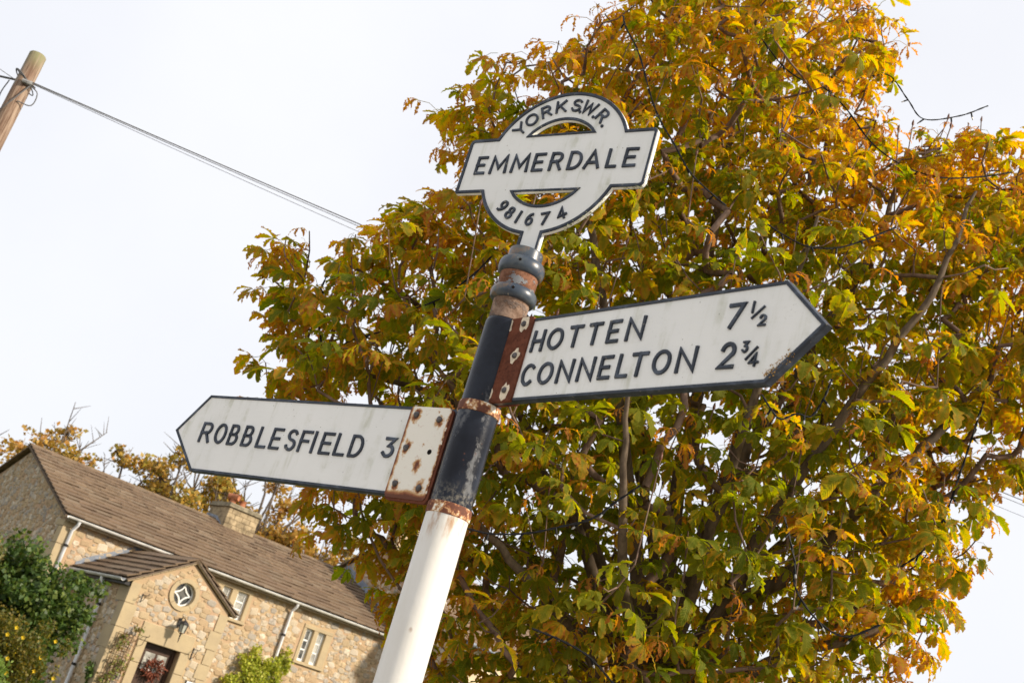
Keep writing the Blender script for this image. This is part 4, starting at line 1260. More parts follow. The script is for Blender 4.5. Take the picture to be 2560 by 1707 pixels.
def m_small_leaf(name, var=0.25, transl=0.35):
    a = NT(name)
    t = a.attr('tint')
    n1 = a.noise(a.coord('Object'), 6, 3, 0.6)
    lo = a.mix(1.0, t, (1 - var,) * 3, 'MULTIPLY'); hi = a.mix(1.0, t, (1 + var,) * 3, 'MULTIPLY')
    col = a.mix(n1, lo, hi)
    a.base(col, 0.5, 0.35)
    tr = a.n('BsdfTranslucent'); b = a.mix(1.0, col, (1.7, 1.7, 1.2), 'MULTIPLY')
    a.t.links.new(b, tr.inputs['Color'])
    mx = a.n('MixShader'); mx.inputs[0].default_value = transl
    a.t.links.new(a.p.outputs[0], mx.inputs[1]); a.t.links.new(tr.outputs[0], mx.inputs[2])
    a.t.links.new(mx.outputs[0], a.out.inputs['Surface'])
    return a.m
def m_bark(name, lo, hi):
    a = NT(name); c = a.coord()
    n1 = a.noise(a.mapping(c, (9, 9, 3)), 3, 5, 0.65)
    a.base(a.mix(a.ramp(n1, 0.3, 0.7), lo, hi), 0.85, 0.2)
    a.bump(n1, 0.4, 0.006)
    return a.m
MAT['leaf'] = m_chestnut_leaf()
MAT['bark'] = m_bark('chestnut_bark', (0.075, 0.054, 0.036), (0.16, 0.118, 0.08))
MAT['twig'] = m_bark('chestnut_twig', (0.12, 0.075, 0.055), (0.23, 0.155, 0.115))
MAT['small_leaf'] = m_small_leaf('small_leaf')

def leaf_template(seed, old=0.0):
    """palmate leaf of 5 to 7 drooping leaflets on a stalk along +x; returns verts, quads, uv"""
    q = random.Random(seed)
    V, Q, UV = [], [], []
    L = q.uniform(.07, .14)
    r = .0016
    n = 3
    for i in range(n):                                 # stalk
        t = i / (n - 1); p = (L * t, 0, .02 * math.sin(math.pi * t))
        V += [(p[0], r, p[2]), (p[0], -r, p[2]), (p[0], 0, p[2] - 1.6 * r)]
        UV += [(.5, .02)] * 3
    for i in range(n - 1):
        for j in range(3):
            j2 = (j + 1) % 3
            Q.append((3 * i + j, 3 * i + j2, 3 * i + 3 + j2, 3 * i + 3 + j))
    nl = q.choice((5, 6, 7, 7)) if old < .5 else q.choice((4, 5, 5, 6))
    span = q.uniform(95, 125)
    for k in range(nl):
        th = R(-span + 2 * span * k / (nl - 1) + q.uniform(-9, 9))
        s = 1.0 - .38 * abs(k - (nl - 1) / 2) / ((nl - 1) / 2)
        ln = .156 * s * q.uniform(.7, 1.2); w = ln * q.uniform(.17, .235) * (1 - .35 * old * q.random())
        droop = q.uniform(.5, 1.4) + .5 * old; fold = q.uniform(-.1, .75) + .3 * old
        twist = q.uniform(-.8, .8); curl = q.uniform(-.6, 1.2)
        st = [0, .14, .30, .42, .52, .62, .71, .80, .90, 1.0]
        wd = [.09, .28, .60, .72, .95, .84, 1.02, .78, .60, .05]
        dp = [0, 0, .0, -.05, .03, -.05, .03, -.05, .0, 0]
        base = len(V)
        d = Vector((math.cos(th), math.sin(th), 0)); sd = Vector((-math.sin(th), math.cos(th), 0))
        pos = Vector((L, 0, 0)); pitch_ = q.uniform(.15, .35); prev = 0
        for i, t in enumerate(st):
            ang = pitch_ - droop * 1.5 * t - curl * max(0, t - .7)
            if i: pos = pos + (d * math.cos(ang) + Vector((0, 0, 1)) * math.sin(ang)) * ln * (t - prev)
            prev = t
            fo = fold * (1 - .3 * t); tw = twist * t
            for side in (-1, 0, 1):
                ww = w * wd[i] * (q.uniform(.82, 1.1) if 1 < i < 9 else 1)
                if old > .3 and i > 2: ww *= q.uniform(.5, 1.1)
                off = sd * side * ww * math.cos(fo * .8 + 0) + Vector((0, 0, 1)) * (abs(side) * ww * math.sin(fo * .8) + side * ww * math.sin(tw))
                V.append(tuple(pos + off + d * (abs(side) * ln * (q.uniform(-.01, .02) + dp[i]) if 0 < i < 9 else 0)))
                UV.append((.5 + .5 * side, t))
        for i in range(len(st) - 1):
            a = base + 3 * i
            Q += [(a, a + 1, a + 4, a + 3), (a + 1, a + 2, a + 5, a + 4)]
    return np.array(V), np.array(Q), np.array(UV)
NT_ = 26
LEAVES = [leaf_template(i, 0.0) for i in range(NT_)] + [leaf_template(50 + i, 0.8) for i in range(10)]

# ------------------------------------------------------------------ the horse chestnut
CROWN = np.array([(0.2, 1.95), (0.05, 2.04), (-0.09, 2.24), (-0.28, 2.46), (-0.38, 2.57), (-0.54, 2.6), (-0.71, 2.67), (-0.82, 2.77), (-0.82, 2.9), (-1.1, 3.02), (-1.36, 3.15), (-1.49, 3.21), (-1.33, 3.35), (-1.41, 3.39), (-1.26, 3.54), (-1.39, 3.62), (-1.38, 3.79), (-1.55, 3.96), (-1.62, 4.03), (-1.53, 4.2), (-1.46, 4.31), (-1.19, 4.4), (-1.01, 4.55), (-0.87, 4.63), (-0.99, 4.77), (-0.78, 4.87), (-0.61, 4.96), (-0.76, 5.17), (-0.99, 5.28), (-0.91, 5.46), (-0.76, 5.64), (-0.7, 5.88), (-0.55, 6.03), (-0.27, 6.2), (-0.16, 6.29), (-0.05, 6.5), (0.03, 6.78), (0.26, 7.21), (0.78, 7.6), (1.28, 7.48), (1.62, 7.19), (1.87, 7.02), (2.03, 6.83), (1.92, 6.5), (1.89, 6.21), (2.04, 6.08), (2.14, 6.17), (2.2, 6.34), (2.45, 6.48), (2.67, 6.49), (2.93, 6.58), (3.24, 6.55), (3.52, 6.24), (3.7, 5.65), (3.74, 5.05), (3.65, 4.58), (3.41, 4.27), (3.19, 4.06), (3.02, 4.07), (2.89, 3.86), (3.0, 3.7), (3.18, 3.57), (2.9, 3.54), (2.84, 3.36), (2.9, 3.12), (2.7, 3.12), (2.82, 2.84), (2.58, 2.73), (2.42, 2.52), (2.08, 2.22), (1.63, 2.0), (1.18, 1.87), (0.7, 1.82), (0.4, 1.87)])
TY = 6.5
def poly_inside_dist(P, poly):
    x, z = P[:, 0:1], P[:, 1:2]
    a = poly; b = np.roll(poly, -1, 0)
    ax, az, bx, bz = a[:, 0], a[:, 1], b[:, 0], b[:, 1]
    cond = ((az > z) != (bz > z)) & (x < (bx - ax) * (z - az) / (bz - az + 1e-12) + ax)
    ins = cond.sum(1) % 2 == 1
    dx, dz = bx - ax, bz - az
    t = np.clip(((x - ax) * dx + (z - az) * dz) / (dx * dx + dz * dz), 0, 1)
    d = np.sqrt((x - ax - t * dx) ** 2 + (z - az - t * dz) ** 2).min(1)
    return ins, d
RT = 1.2
def half_depth(d):
    q = np.minimum(d, RT)
    return np.sqrt(np.maximum(0, RT * RT - (RT - q) ** 2))
cand = np.stack([rng.uniform(-1.7, 3.8, 60000), rng.uniform(1.8, 7.65, 60000)], 1)
ins, dd = poly_inside_dist(cand, CROWN)
keep = ins & (dd > .05)
cand, dd = cand[keep], dd[keep]
s = rng.uniform(-1, 1, len(cand)); s = np.sign(s) * np.abs(s) ** .65
ys = TY + s * half_depth(dd - .03) * rng.uniform(.75, 1.0, len(cand))
C3 = np.stack([cand[:, 0], ys, cand[:, 1]], 1)
seen = np.stack([C3[:, 0] * TY / C3[:, 1], CAM_H + (C3[:, 2] - CAM_H) * TY / C3[:, 1]], 1)   # front clumps stay within the outline too
i2, d2 = poly_inside_dist(seen, CROWN)
ok2 = i2 & (d2 > .03) & ((np.minimum(dd, d2) < .8) | (rng.random(len(d2)) < .6)) & ((np.minimum(dd, d2) > .3) | (rng.random(len(d2)) < .7)) & ((np.hypot(seen[:, 0] - .12, seen[:, 1] - 2.22) > .22) | (rng.random(len(d2)) < .3))
C3, dd = C3[ok2], np.minimum(dd, d2)[ok2]
NTIP = 2150
tips = np.zeros((0, 3)); tdist = []
acc = []
grid = {}
for p, d_ in zip(C3, dd):
    key = tuple((p / .15).astype(int))
    ok = True
    for a in (-1, 0, 1):
        for b in (-1, 0, 1):
            for c in (-1, 0, 1):
                for q_ in grid.get((key[0] + a, key[1] + b, key[2] + c), ()):
                    if (p[0] - q_[0]) ** 2 + (p[1] - q_[1]) ** 2 + (p[2] - q_[2]) ** 2 < .13 * .13: ok = False
    if ok:
        grid.setdefault(key, []).append(p); acc.append((p, d_))
        if len(acc) >= NTIP: break
tips = np.array([a[0] for a in acc]); tdist = np.array([a[1] for a in acc])

TREE = empty('chestnut_tree', (1.32, 6.5, 0))
tag(TREE, 'bushy horse chestnut in yellow and green autumn leaf behind the fingerpost', 'tree')
TO = np.array([1.32, 6.5, 0.0])
FORK = Vector((1.32, 6.5, 2.15))
trunk = MB().tube([(0, 0, -.05), (.02, 0, .4), (-.01, .01, 1.1), (0, 0, 1.7), (0, 0, 2.2)], [.21, .165, .145, .15, .165], 16)
sharp(trunk.build('trunk', MAT['bark'], TREE), 60)
LIMBS = [[(1.54, 6.4, 2.74), (1.83, 6.2, 3.1), (2.07, 6.0, 3.52), (2.31, 5.9, 3.91), (2.6, 5.9, 4.4), (2.9, 6.0, 5.0)],
         [(1.36, 6.4, 2.95), (1.45, 6.3, 3.64), (1.66, 6.2, 4.36), (1.89, 6.1, 5.11), (1.97, 6.1, 5.8)],
         [(1.08, 6.3, 2.73), (.86, 6.1, 3.24), (.55, 5.9, 3.87), (.2, 5.8, 4.6), (-.1, 5.9, 5.3)],
         [(.84, 6.2, 2.39), (.52, 6.0, 2.56), (.1, 5.9, 2.8), (-.4, 5.9, 3.1)],
         [(1.18, 6.5, 3.46), (1.15, 6.5, 4.2), (1.02, 6.5, 4.96), (.96, 6.5, 5.8), (.93, 6.5, 6.6)],
         [(.9, 6.7, 2.9), (.3, 6.9, 3.6), (-.5, 6.8, 4.1), (-1.1, 6.6, 4.2)],
         [(1.7, 6.9, 3.0), (2.3, 7.2, 3.9), (2.9, 7.2, 5.0), (3.2, 7.0, 5.8)],
         [(1.2, 7.0, 3.2), (.8, 7.5, 4.2), (.5, 7.6, 5.2)],
         [(1.5, 7.0, 3.4), (1.7, 7.6, 4.5), (1.7, 7.6, 5.6)],
         [(1.3, 6.0, 3.0), (1.3, 5.6, 3.9), (1.35, 5.4, 4.8)],
         [(1.8, 6.2, 2.6), (2.3, 6.1, 2.9), (2.7, 6.2, 3.3)],
         [(1.0, 5.9, 2.5), (.75, 5.5, 3.0), (.6, 5.3, 3.6)],
         [(.6, 6.4, 3.1), (-.2, 6.4, 3.5), (-.9, 6.4, 3.5)],
         [(1.55, 6.1, 3.1), (1.75, 5.7, 3.8), (2.05, 5.5, 4.6), (2.2, 5.5, 5.3)]]
def catmull(pts, n=6):
    P = [Vector(p) for p in pts]; P = [P[0] * 2 - P[1]] + P + [P[-1] * 2 - P[-2]]
    out = []
    for i in range(1, len(P) - 2):
        for k in range(n):
            t = k / n
            out.append(.5 * ((2 * P[i]) + (P[i + 1] - P[i - 1]) * t + (2 * P[i - 1] - 5 * P[i] + 4 * P[i + 1] - P[i + 2]) * t * t + (3 * P[i] - P[i - 1] - 3 * P[i + 1] + P[i + 2]) * t ** 3))
    return out + [P[-2]]
npos, npar, nrad = [], [], []
for li, l in enumerate(LIMBS):
    path = catmull([FORK - Vector((0, 0, .2))] + [Vector(p) for p in l], 6)
    path = [p + Vector((rnd.gauss(0, .008), rnd.gauss(0, .008), 0)) if 0 < i < len(path) - 1 else p for i, p in enumerate(path)]
    r0 = .043 if len(l) > 4 else .032
    rad = [r0 * (1 - i / (len(path) - 1)) ** .8 + .008 for i in range(len(path))]
    mb = MB().tube([p - TREE.location for p in path], rad, 9)
    sharp(mb.build('limb', MAT['bark'], TREE), 70)
    for i, p in enumerate(path):
        if i > 3:
            npos.append(p); npar.append(-1); nrad.append(rad[i])
NP = np.zeros((40000, 3)); nn_ = len(npos)
NP[:nn_] = [tuple(p) for p in npos]
par = [-1] * nn_
order = np.argsort(np.linalg.norm(tips - np.array([1.32, 6.5, 2.6]), axis=1))
tip_node = {}
for ti in order:
    p = tips[ti]
    d = NP[:nn_] - p
    dist = np.sqrt((d ** 2).sum(1)); cost = dist + 1.3 * np.maximum(0, d[:, 2] + .25 * dist)
    j = int(np.argmin(cost))
    a = Vector(NP[j]); b = Vector(p)
    dl = (b - a).length
    nseg = max(2, int(dl / .12))
    mid = (a + b) / 2 + Vector((b.x - a.x, b.y - a.y, 0)) * .12 - Vector((0, 0, dl * .10))
    prev = j
    for k in range(1, nseg + 1):
        t = k / nseg
        q_ = a * (1 - t) ** 2 + mid * 2 * t * (1 - t) + b * t * t
        if k < nseg: q_ += Vector((rnd.gauss(0, .008), rnd.gauss(0, .008), rnd.gauss(0, .008)))
        NP[nn_] = q_; par.append(prev); prev = nn_; nn_ += 1
    tip_node[ti] = prev
# upright bare shoots with buds
shoot_tips = []
front = [i for i in range(len(tips)) if tips[i][2] > 2.6 and (tdist[i] > .4 or (tips[i][0] > 1.9 and tips[i][2] > 5.6))]
for i in rnd.sample(front, 230):
    a = Vector(tips[i]); L = rnd.uniform(.22, .6) if tdist[i] > .35 else rnd.uniform(.12, .3)
    prev = tip_node[i]
    lean = Vector((rnd.gauss(0, .10) + (a.x - 1.2) * .05, rnd.gauss(0, .08), 0))
    for k in range(1, 4):
        NP[nn_] = a + (Vector((0, 0, 1)) + lean) * (L * k / 3); par.append(prev); prev = nn_; nn_ += 1
    shoot_tips.append(prev)
cnt = np.zeros(nn_)
cnt[list(tip_node.values())] += 1; cnt[shoot_tips] += 1
for i in range(nn_ - 1, -1, -1):
    if par[i] >= 0: cnt[par[i]] += cnt[i]
rr = .0036 * np.maximum(cnt, 1) ** .42
def prisms(A, B, ra, rb, k=5):
    """one k-sided prism per edge, vectorised"""
    D = B - A; L = np.linalg.norm(D, axis=1, keepdims=True) + 1e-9; D = D / L
    ref = np.where(np.abs(D[:, 2:3]) < .9, np.array([[0, 0, 1.0]]), np.array([[1.0, 0, 0]]))
    X = np.cross(D, ref); X /= np.linalg.norm(X, axis=1, keepdims=True); Y = np.cross(D, X)
    ang = 2 * np.pi * np.arange(k) / k
    ring = X[:, None] * np.cos(ang)[None, :, None] + Y[:, None] * np.sin(ang)[None, :, None]
    V = np.concatenate([A[:, None] - D[:, None] * ra[:, None, None] * .5 + ring * ra[:, None, None], B[:, None] + ring * rb[:, None, None]], 1).reshape(-1, 3)
    base = np.arange(len(A))[:, None] * 2 * k; i = np.arange(k); i2 = (i + 1) % k
    q = np.stack([i, i2, k + i2, k + i], 1)
    return V, (base[:, :, None] + q[None]).reshape(-1, 4)
pa = np.array(par[:nn_]); e = np.where(pa >= 0)[0]
V, Q = prisms(NP[pa[e]] - TO, NP[e] - TO, np.minimum(rr[pa[e]], rr[e] * 1.25), rr[e])
tw = fast_mesh('twigs', V, Q, MAT['twig'], TREE, smooth=True)
tag(tw, kind='stuff')
bv, bq = [], []
for i in shoot_tips:                                        # sticky buds on the shoot ends
    p = Vector(NP[i]) - Vector(TO); k = len(bv)
    for z_, r_ in ((-.006, .004), (.008, .0085), (.024, .0065), (.04, .001)):
        bv += [tuple(p + Vector((r_ * math.cos(a), r_ * math.sin(a), z_))) for a in (0, 1.57, 3.14, 4.71)]
    for j in range(3):
        for a in range(4): bq.append((k + 4 * j + a, k + 4 * j + (a + 1) % 4, k + 4 * j + 4 + (a + 1) % 4, k + 4 * j + 4 + a))
tag(fast_mesh('buds', np.array(bv), np.array(bq), m_plain('chestnut_bud', (0.13, 0.05, 0.03), 0.4, 0.5, 0.3, 40, 0), TREE, smooth=True), kind='stuff')

# leaves around every twig end
inst = []                                                   # template, 4x4 matrix, tint
for i in range(len(tips)):
    p = Vector(tips[i]); nL = rnd.choice((2, 3, 3, 4, 4, 5)) + (1 if tdist[i] < .3 else 0)
    az0 = rnd.uniform(0, 6.28)
    outd = Vector((p.x - 1.2, p.y - TY, 0))
    hz = (p.z - 2.0) / 5.0
    outer = max(0.0, 1 - tdist[i] / 1.2)
    side = abs(p.x - 1.2) / 2.6
    a_base = -.045 + .33 * hz + .36 * outer + .05 * side + rnd.gauss(0, .15)
    for k in range(nL):
        az = az0 + 2 * math.pi * k / nL + rnd.uniform(-.5, .5)
        d = Vector((math.cos(az), math.sin(az), 0)) + outd.normalized() * .45 if outd.length > .1 else Vector((math.cos(az), math.sin(az), 0))
        d = d.normalized(); pt = rnd.uniform(-.75, .25)
        x = (d * math.cos(pt) + Vector((0, 0, 1)) * math.sin(pt)).normalized()
        up = Vector((rnd.gauss(0, .25), rnd.gauss(0, .25), 1))
        y = up.cross(x).normalized(); z = x.cross(y)
        sc = rnd.uniform(.55, 1.15)
        age = min(1.0, max(0.0, a_base + rnd.gauss(0, .19)))
        if rnd.random() < .14: age = rnd.uniform(.8, 1.0)
        tpl = rnd.randrange(NT_) if age < .66 else NT_ + rnd.randrange(10)
        loc = p + x * -.01 + Vector((rnd.gauss(0, .02), rnd.gauss(0, .02), -abs(rnd.gauss(0, .06))))
        M_ = np.array([[x.x * sc, y.x * sc, z.x * sc, loc.x - TO[0]], [x.y * sc, y.y * sc, z.y * sc, loc.y - TO[1]], [x.z * sc, y.z * sc, z.z * sc, loc.z - TO[2]], [0, 0, 0, 1]])
        # how much of it shows: near the front surface and inside the frame
        fr_ = (TY + half_depth(np.array([tdist[i]]))[0] - p.y)
        inframe = -1.6 < p.x < 2.9 and 2.2 < p.z < 6.6
        inst.append((tpl, M_, (age, rnd.random(), rnd.random()), (sc / p.y + .08 * fr_) * (1 if inframe else .2)))
inst.sort(key=lambda t: -t[3])
V, Q, UVs, T_ = [], [], [], []
k0 = 0
for tpl, M_, tint, _ in inst[300:]:
    v, q_, uv_ = LEAVES[tpl]
    V.append(v @ M_[:3, :3].T + M_[:3, 3]); Q.append(q_ + k0); UVs.append(uv_); T_.append(np.tile(tint, (len(v), 1))); k0 += len(v)
CR = fast_mesh('crown', np.concatenate(V), np.concatenate(Q), MAT['leaf'], TREE, np.concatenate(UVs), np.concatenate(T_), smooth=True)
tag(CR, kind='stuff')
LEAF_ME = {}
for tpl, M_, tint, _ in inst[:300]:
    key = (tpl, int(tint[0] * 6))
    if key not in LEAF_ME:
        v, q_, uv_ = LEAVES[tpl]
        o = fast_mesh('leaf', v, q_, MAT['leaf'], None, uv_, np.tile(((key[1] + .5) / 6, rnd.random(), rnd.random()), (len(v), 1)), smooth=True)
        LEAF_ME[key] = o.data
    else:
        o = bpy.data.objects.new('leaf', LEAF_ME[key]); COL.objects.link(o)
    o.parent = CR
    o.matrix_local = Matrix([list(r_) for r_ in M_])

# ------------------------------------------------------------------ trees behind the roofs
def small_leaves(centers, radii, n, size, tints, r_, flat=.35):
    """n leaf faces (folded quads) spread through ellipsoidal clumps"""
    C = np.array(centers); Rr = np.array(radii)
    w = np.prod(Rr, 1) ** .67; idx = r_.choice(len(C), n, p=w / w.sum())
    d = r_.normal(size=(n, 3)); d /= np.linalg.norm(d, axis=1, keepdims=True)
    rad = r_.random(n) ** .42
    P = C[idx] + d * rad[:, None] * Rr[idx]
    ax = r_.normal(size=(n, 3)); ax[:, 2] -= .3; ax /= np.linalg.norm(ax, axis=1, keepdims=True)
    sd = np.cross(ax, r_.normal(size=(n, 3))); sd /= np.linalg.norm(sd, axis=1, keepdims=True)
    nm = np.cross(ax, sd)
    L = size * r_.uniform(.6, 1.3, (n, 1)); W = L * r_.uniform(.3, .5, (n, 1))
    V = np.stack([P, P + ax * L * .5 + sd * W + nm * L * .1, P + ax * L, P + ax * L * .5 - sd * W + nm * L * .1], 1).reshape(-1, 3)
    Q = np.arange(n * 4).reshape(-1, 4)
    T = np.array(tints)[r_.integers(0, len(tints), n)] * r_.uniform(.65, 1.3, (n, 1))
    T = np.clip(T, 0, .9)
    return V, Q, np.repeat(T, 4, 0)
def azel(az, el, dist): return Vector((dist * math.sin(R(az)), dist * math.cos(R(az)), CAM_H + dist * math.tan(R(el))))
GOLD = [(.46, .27, .05), (.52, .32, .07), (.40, .24, .05), (.32, .23, .05), (.44, .22, .05)]
OLIVE = [(.30, .235, .04), (.38, .26, .05), (.21, .18, .035), (.44, .28, .05)]
def far_tree(label, az, dist, top_el, crown_w, clumps, n, tints, size=.2, seed=1, bare=0, trunk_r=.22):
    """clumps: (side, height fraction, radius) in metres about the trunk; bare: extra leafless branches"""
    r_ = np.random.default_rng(seed); q = random.Random(seed)
    b = azel(az, 0, dist); b.z = 0
    o = empty('autumn_tree', b); tag(o, label, 'tree', 'autumn trees behind the roofs')
    H = CAM_H + dist * math.tan(R(top_el))
    sidev = Vector((math.cos(R(az)), -math.sin(R(az)), 0)); fwd = Vector((math.sin(R(az)), math.cos(R(az)), 0))
    tr = MB().tube([(0, 0, -.1), (.05, 0, H * .25), (-.05, .05, H * .5), (.05, 0, H * .72)], [trunk_r * 1.3, trunk_r, trunk_r * .7, trunk_r * .3], 9)
    cs, rs = [], []
    for (sx, hf, rr_) in clumps:
        c = sidev * sx + fwd * q.uniform(-1.2, 1.2) + Vector((0, 0, H * hf))
        st = Vector((0, 0, H * q.uniform(.35, .55)))
        mid = (st + c) / 2 + Vector((q.uniform(-.3, .3), q.uniform(-.3, .3), .3))
        tr.tube([st, mid, c], [trunk_r * .4, trunk_r * .25, .035], 6)
        for k in range(12):
            v = Vector((q.gauss(0, 1), q.gauss(0, 1), q.gauss(.5, .7))).normalized() * rr_ * q.uniform(.6, 1.25)
            m_ = c + v * .5 + Vector((0, 0, -.1)); tr.tube([c, m_, c + v], [.032, .02, .008], 4, cap=False)
        for k in range(7):
            off = Vector((q.uniform(-1, 1), q.uniform(-1, 1), q.uniform(-.7, .7))) * rr_ * .75
            cs.append(tuple(c + off)); f = q.uniform(.28, .55); rs.append((rr_ * f, rr_ * f, rr_ * f * .75))
    for k in range(bare):
        v = (sidev * q.uniform(-1, 1) * crown_w * .5 + fwd * q.uniform(-1, 1) + Vector((0, 0, q.uniform(.72, 1.08) * H)))
        st = Vector((0, 0, H * q.uniform(.4, .7))); m_ = (st + v) / 2 + Vector((q.uniform(-.4, .4), q.uniform(-.3, .3), 0))
        tr.tube([st, m_, v], [.07, .045, .012], 5, cap=False)
        for j in range(6):
            t = q.uniform(.4, 1); s_ = m_ * (1 - t) + v * t
            tr.tube([s_, s_ + Vector((q.gauss(0, .4), q.gauss(0, .4), q.uniform(.1, .8)))], [.02, .006], 4, cap=False)
    tr.build('trunk', MAT['far_bark'], o)
    V_, Q_, T__ = small_leaves(cs, rs, int(n * .58), size, tints, r_)
    tag(fast_mesh('crown', V_, Q_, MAT['small_leaf'], o, tint=T__), kind='stuff')
    return o
MAT['far_bark'] = m_bark('grey_bark', (0.09, 0.07, 0.055), (0.17, 0.135, 0.105))
far_tree('golden tree cut by the picture edge above the far roof slope', -21.9, 46, 8.2, 3, [(0, .86, 1.0), (-1.0, .8, 1.1)], 1700, GOLD, .2, 1)
far_tree('thin rust coloured tree just beyond the gable peak', -19.0, 47, 9.2, 4, [(.1, .93, .55), (-.6, .84, .9), (.5, .78, 1.0), (-.2, .7, 1.2)], 2000, GOLD, .2, 2, 5)
far_tree('half bare tree with open branches above the cottage ridge', -15.8, 47, 9.3, 6, [(-1.9, .79, .9), (-.2, .90, .8), (1.0, .9, .8), (1.7, .84, .7), (.3, .75, .9), (-1.0, .72, 1.3), (1.2, .7, 1.0)], 4200, OLIVE + GOLD, .19, 3, 9)
far_tree('rounded olive gold tree below the pointed sign arm', -12.9, 46, 9.9, 5, [(-.5, .92, .8), (.3, .80, 1.3), (-.4, .73, 1.4), (1.5, .83, .9), (-1.0, .82, .7), (.4, .66, 1.2)], 6500, OLIVE + GOLD[:2], .19, 4, 4)
far_tree('sparse tree with bare twigs right behind the chimney', -9.2, 45, 10.3, 5, [(.2, .93, .6), (-.8, .8, .8), (.9, .82, .8), (.2, .72, 1.1), (1.6, .74, .9)], 2400, GOLD, .18, 5, 14)
far_tree('dense golden tree over the cottage ridge right of the chimney', -7.0, 44, 7.9, 5, [(-1.6, .83, 1.1), (-.3, .9, 1.2), (.9, .84, 1.0), (-.8, .72, 1.3), (.6, .7, 1.3), (1.9, .9, .7)], 9000, GOLD + OLIVE[:1], .18, 6)
far_tree('small yellow green tree at the end of the cottage ridge', -4.6, 45, 8.3, 3, [(0, .93, .6), (.6, .8, .8), (-.4, .72, .9)], 2200, OLIVE + [(.30, .25, .05)], .18, 7, 4)

# ------------------------------------------------------------------ shrubs
def shrub(name, label, az, dist, h, w, blobs, n, tints, size, seed, cat='shrub', group=None):
    r_ = np.random.default_rng(seed); q = random.Random(seed)
    b = azel(az, 0, dist); b.z = 0
    o = empty(name, b); tag(o, label, cat, group)
    sidev = Vector((math.cos(R(az)), -math.sin(R(az)), 0)); fwd = Vector((math.sin(R(az)), math.cos(R(az)), 0))
    st = MB(); cs, rs = [], []
    for (sx, dz, rr_) in blobs:
        c = sidev * sx + fwd * q.uniform(-.4, .4) + Vector((0, 0, dz))
        st.tube([(q.uniform(-.15, .15), q.uniform(-.15, .15), -.03), c * .5 + Vector((q.uniform(-.1, .1), 0, 0)), c], [.035, .022, .008], 5)
        for k in range(9):
            off = Vector((q.gauss(0, .5), q.gauss(0, .5), q.gauss(0, .5))) * rr_
            cs.append(tuple(c + off)); f = q.uniform(.25, .6); rs.append((rr_ * f, rr_ * f, rr_ * f * q.uniform(.8, 1.4)))
    st.build('stem', MAT['bark'], o)
    V_, Q_, T__ = small_leaves(cs, rs, n, size, tints, r_)
    tag(fast_mesh('foliage', V_, Q_, MAT['small_leaf'], o, tint=T__), kind='stuff')
    return o, cs, rs
DKG = [(.060, .108, .022), (.045, .085, .018), (.085, .138, .026), (.14, .18, .034)]
YLG = [(.10, .10, .012), (.14, .12, .014), (.07, .08, .012), (.18, .13, .015)]
shrub('evergreen_shrub', 'tall dark evergreen shrub against the porch side wall', -16.9, 24.6, 3.1, 2.0, [(0, 2.4, .5), (.5, 2.55, .36), (-.6, 2.3, .5), (.0, 1.9, .7), (.45, 1.9, .45), (-.7, 1.7, .7), (.15, 1.0, .6), (-.5, .9, .8), (.0, .4, .6)], 11500, DKG, .105, 31)
shrub('evergreen_shrub', 'dark evergreen shrub in front of the shaded gable wall', -18.1, 25.0, 2.9, 2.0, [(.1, 2.45, .5), (-.4, 2.2, .6), (.3, 1.8, .7), (-.3, 1.4, .8), (.4, .9, .8), (-.4, .6, .8)], 9500, DKG + YLG[2:3], .105, 32)
o, cs, rs = shrub('flowering_shrub', 'yellow green shrub dotted with small yellow flowers', -17.0, 21.5, 1.7, 1.6, [(-.5, 1.35, .5), (.0, 1.30, .45), (.35, 1.0, .4), (-.9, 1.2, .5), (-.2, .8, .6), (-.9, .6, .6), (.2, .4, .5)], 13000, YLG, .055, 33)
fl = MB()
for i in range(34):
    j = rnd.randrange(len(cs)); c = Vector(cs[j]) + Vector((rnd.gauss(0, .8) * rs[j][0], -rs[j][1] * rnd.uniform(.6, 1.1), rnd.gauss(0, .7) * rs[j][2]))
    for k in range(5):
        a = 2 * math.pi * k / 5; b = a + 1.0
        fl.add([c, c + Vector((.03 * math.cos(a), -.012, .03 * math.sin(a))), c + Vector((.036 * math.cos((a + b) / 2), -.015, .036 * math.sin((a + b) / 2))), c + Vector((.03 * math.cos(b), -.012, .03 * math.sin(b)))], [(0, 1, 2, 3)])
tag(fl.build('flowers', m_plain('yellow_petal', (0.78, 0.52, 0.02), 0.6, 0.3, 0.2, 20, 0), o), kind='stuff')
shrub('twiggy_shrub', 'pale twiggy shrub cut by the left picture edge', -19.6, 23.0, 2.6, 1.0, [(-.2, 2.3, .5), (-.3, 1.7, .55), (0, 2.65, .3), (-.4, 1.1, .6), (.1, 1.3, .4)], 5200, [(.13, .14, .04), (.18, .17, .06), (.09, .11, .03), (.22, .15, .05)], .075, 34)
shrub('low_shrub', 'bright green low plant in the bottom corner below the flowering shrub', -17.6, 20.2, 1.2, .6, [(0, .85, .3), (-.25, .7, .3), (.2, .6, .3)], 2200, [(.13, .20, .03), (.18, .24, .05)], .06, 35)
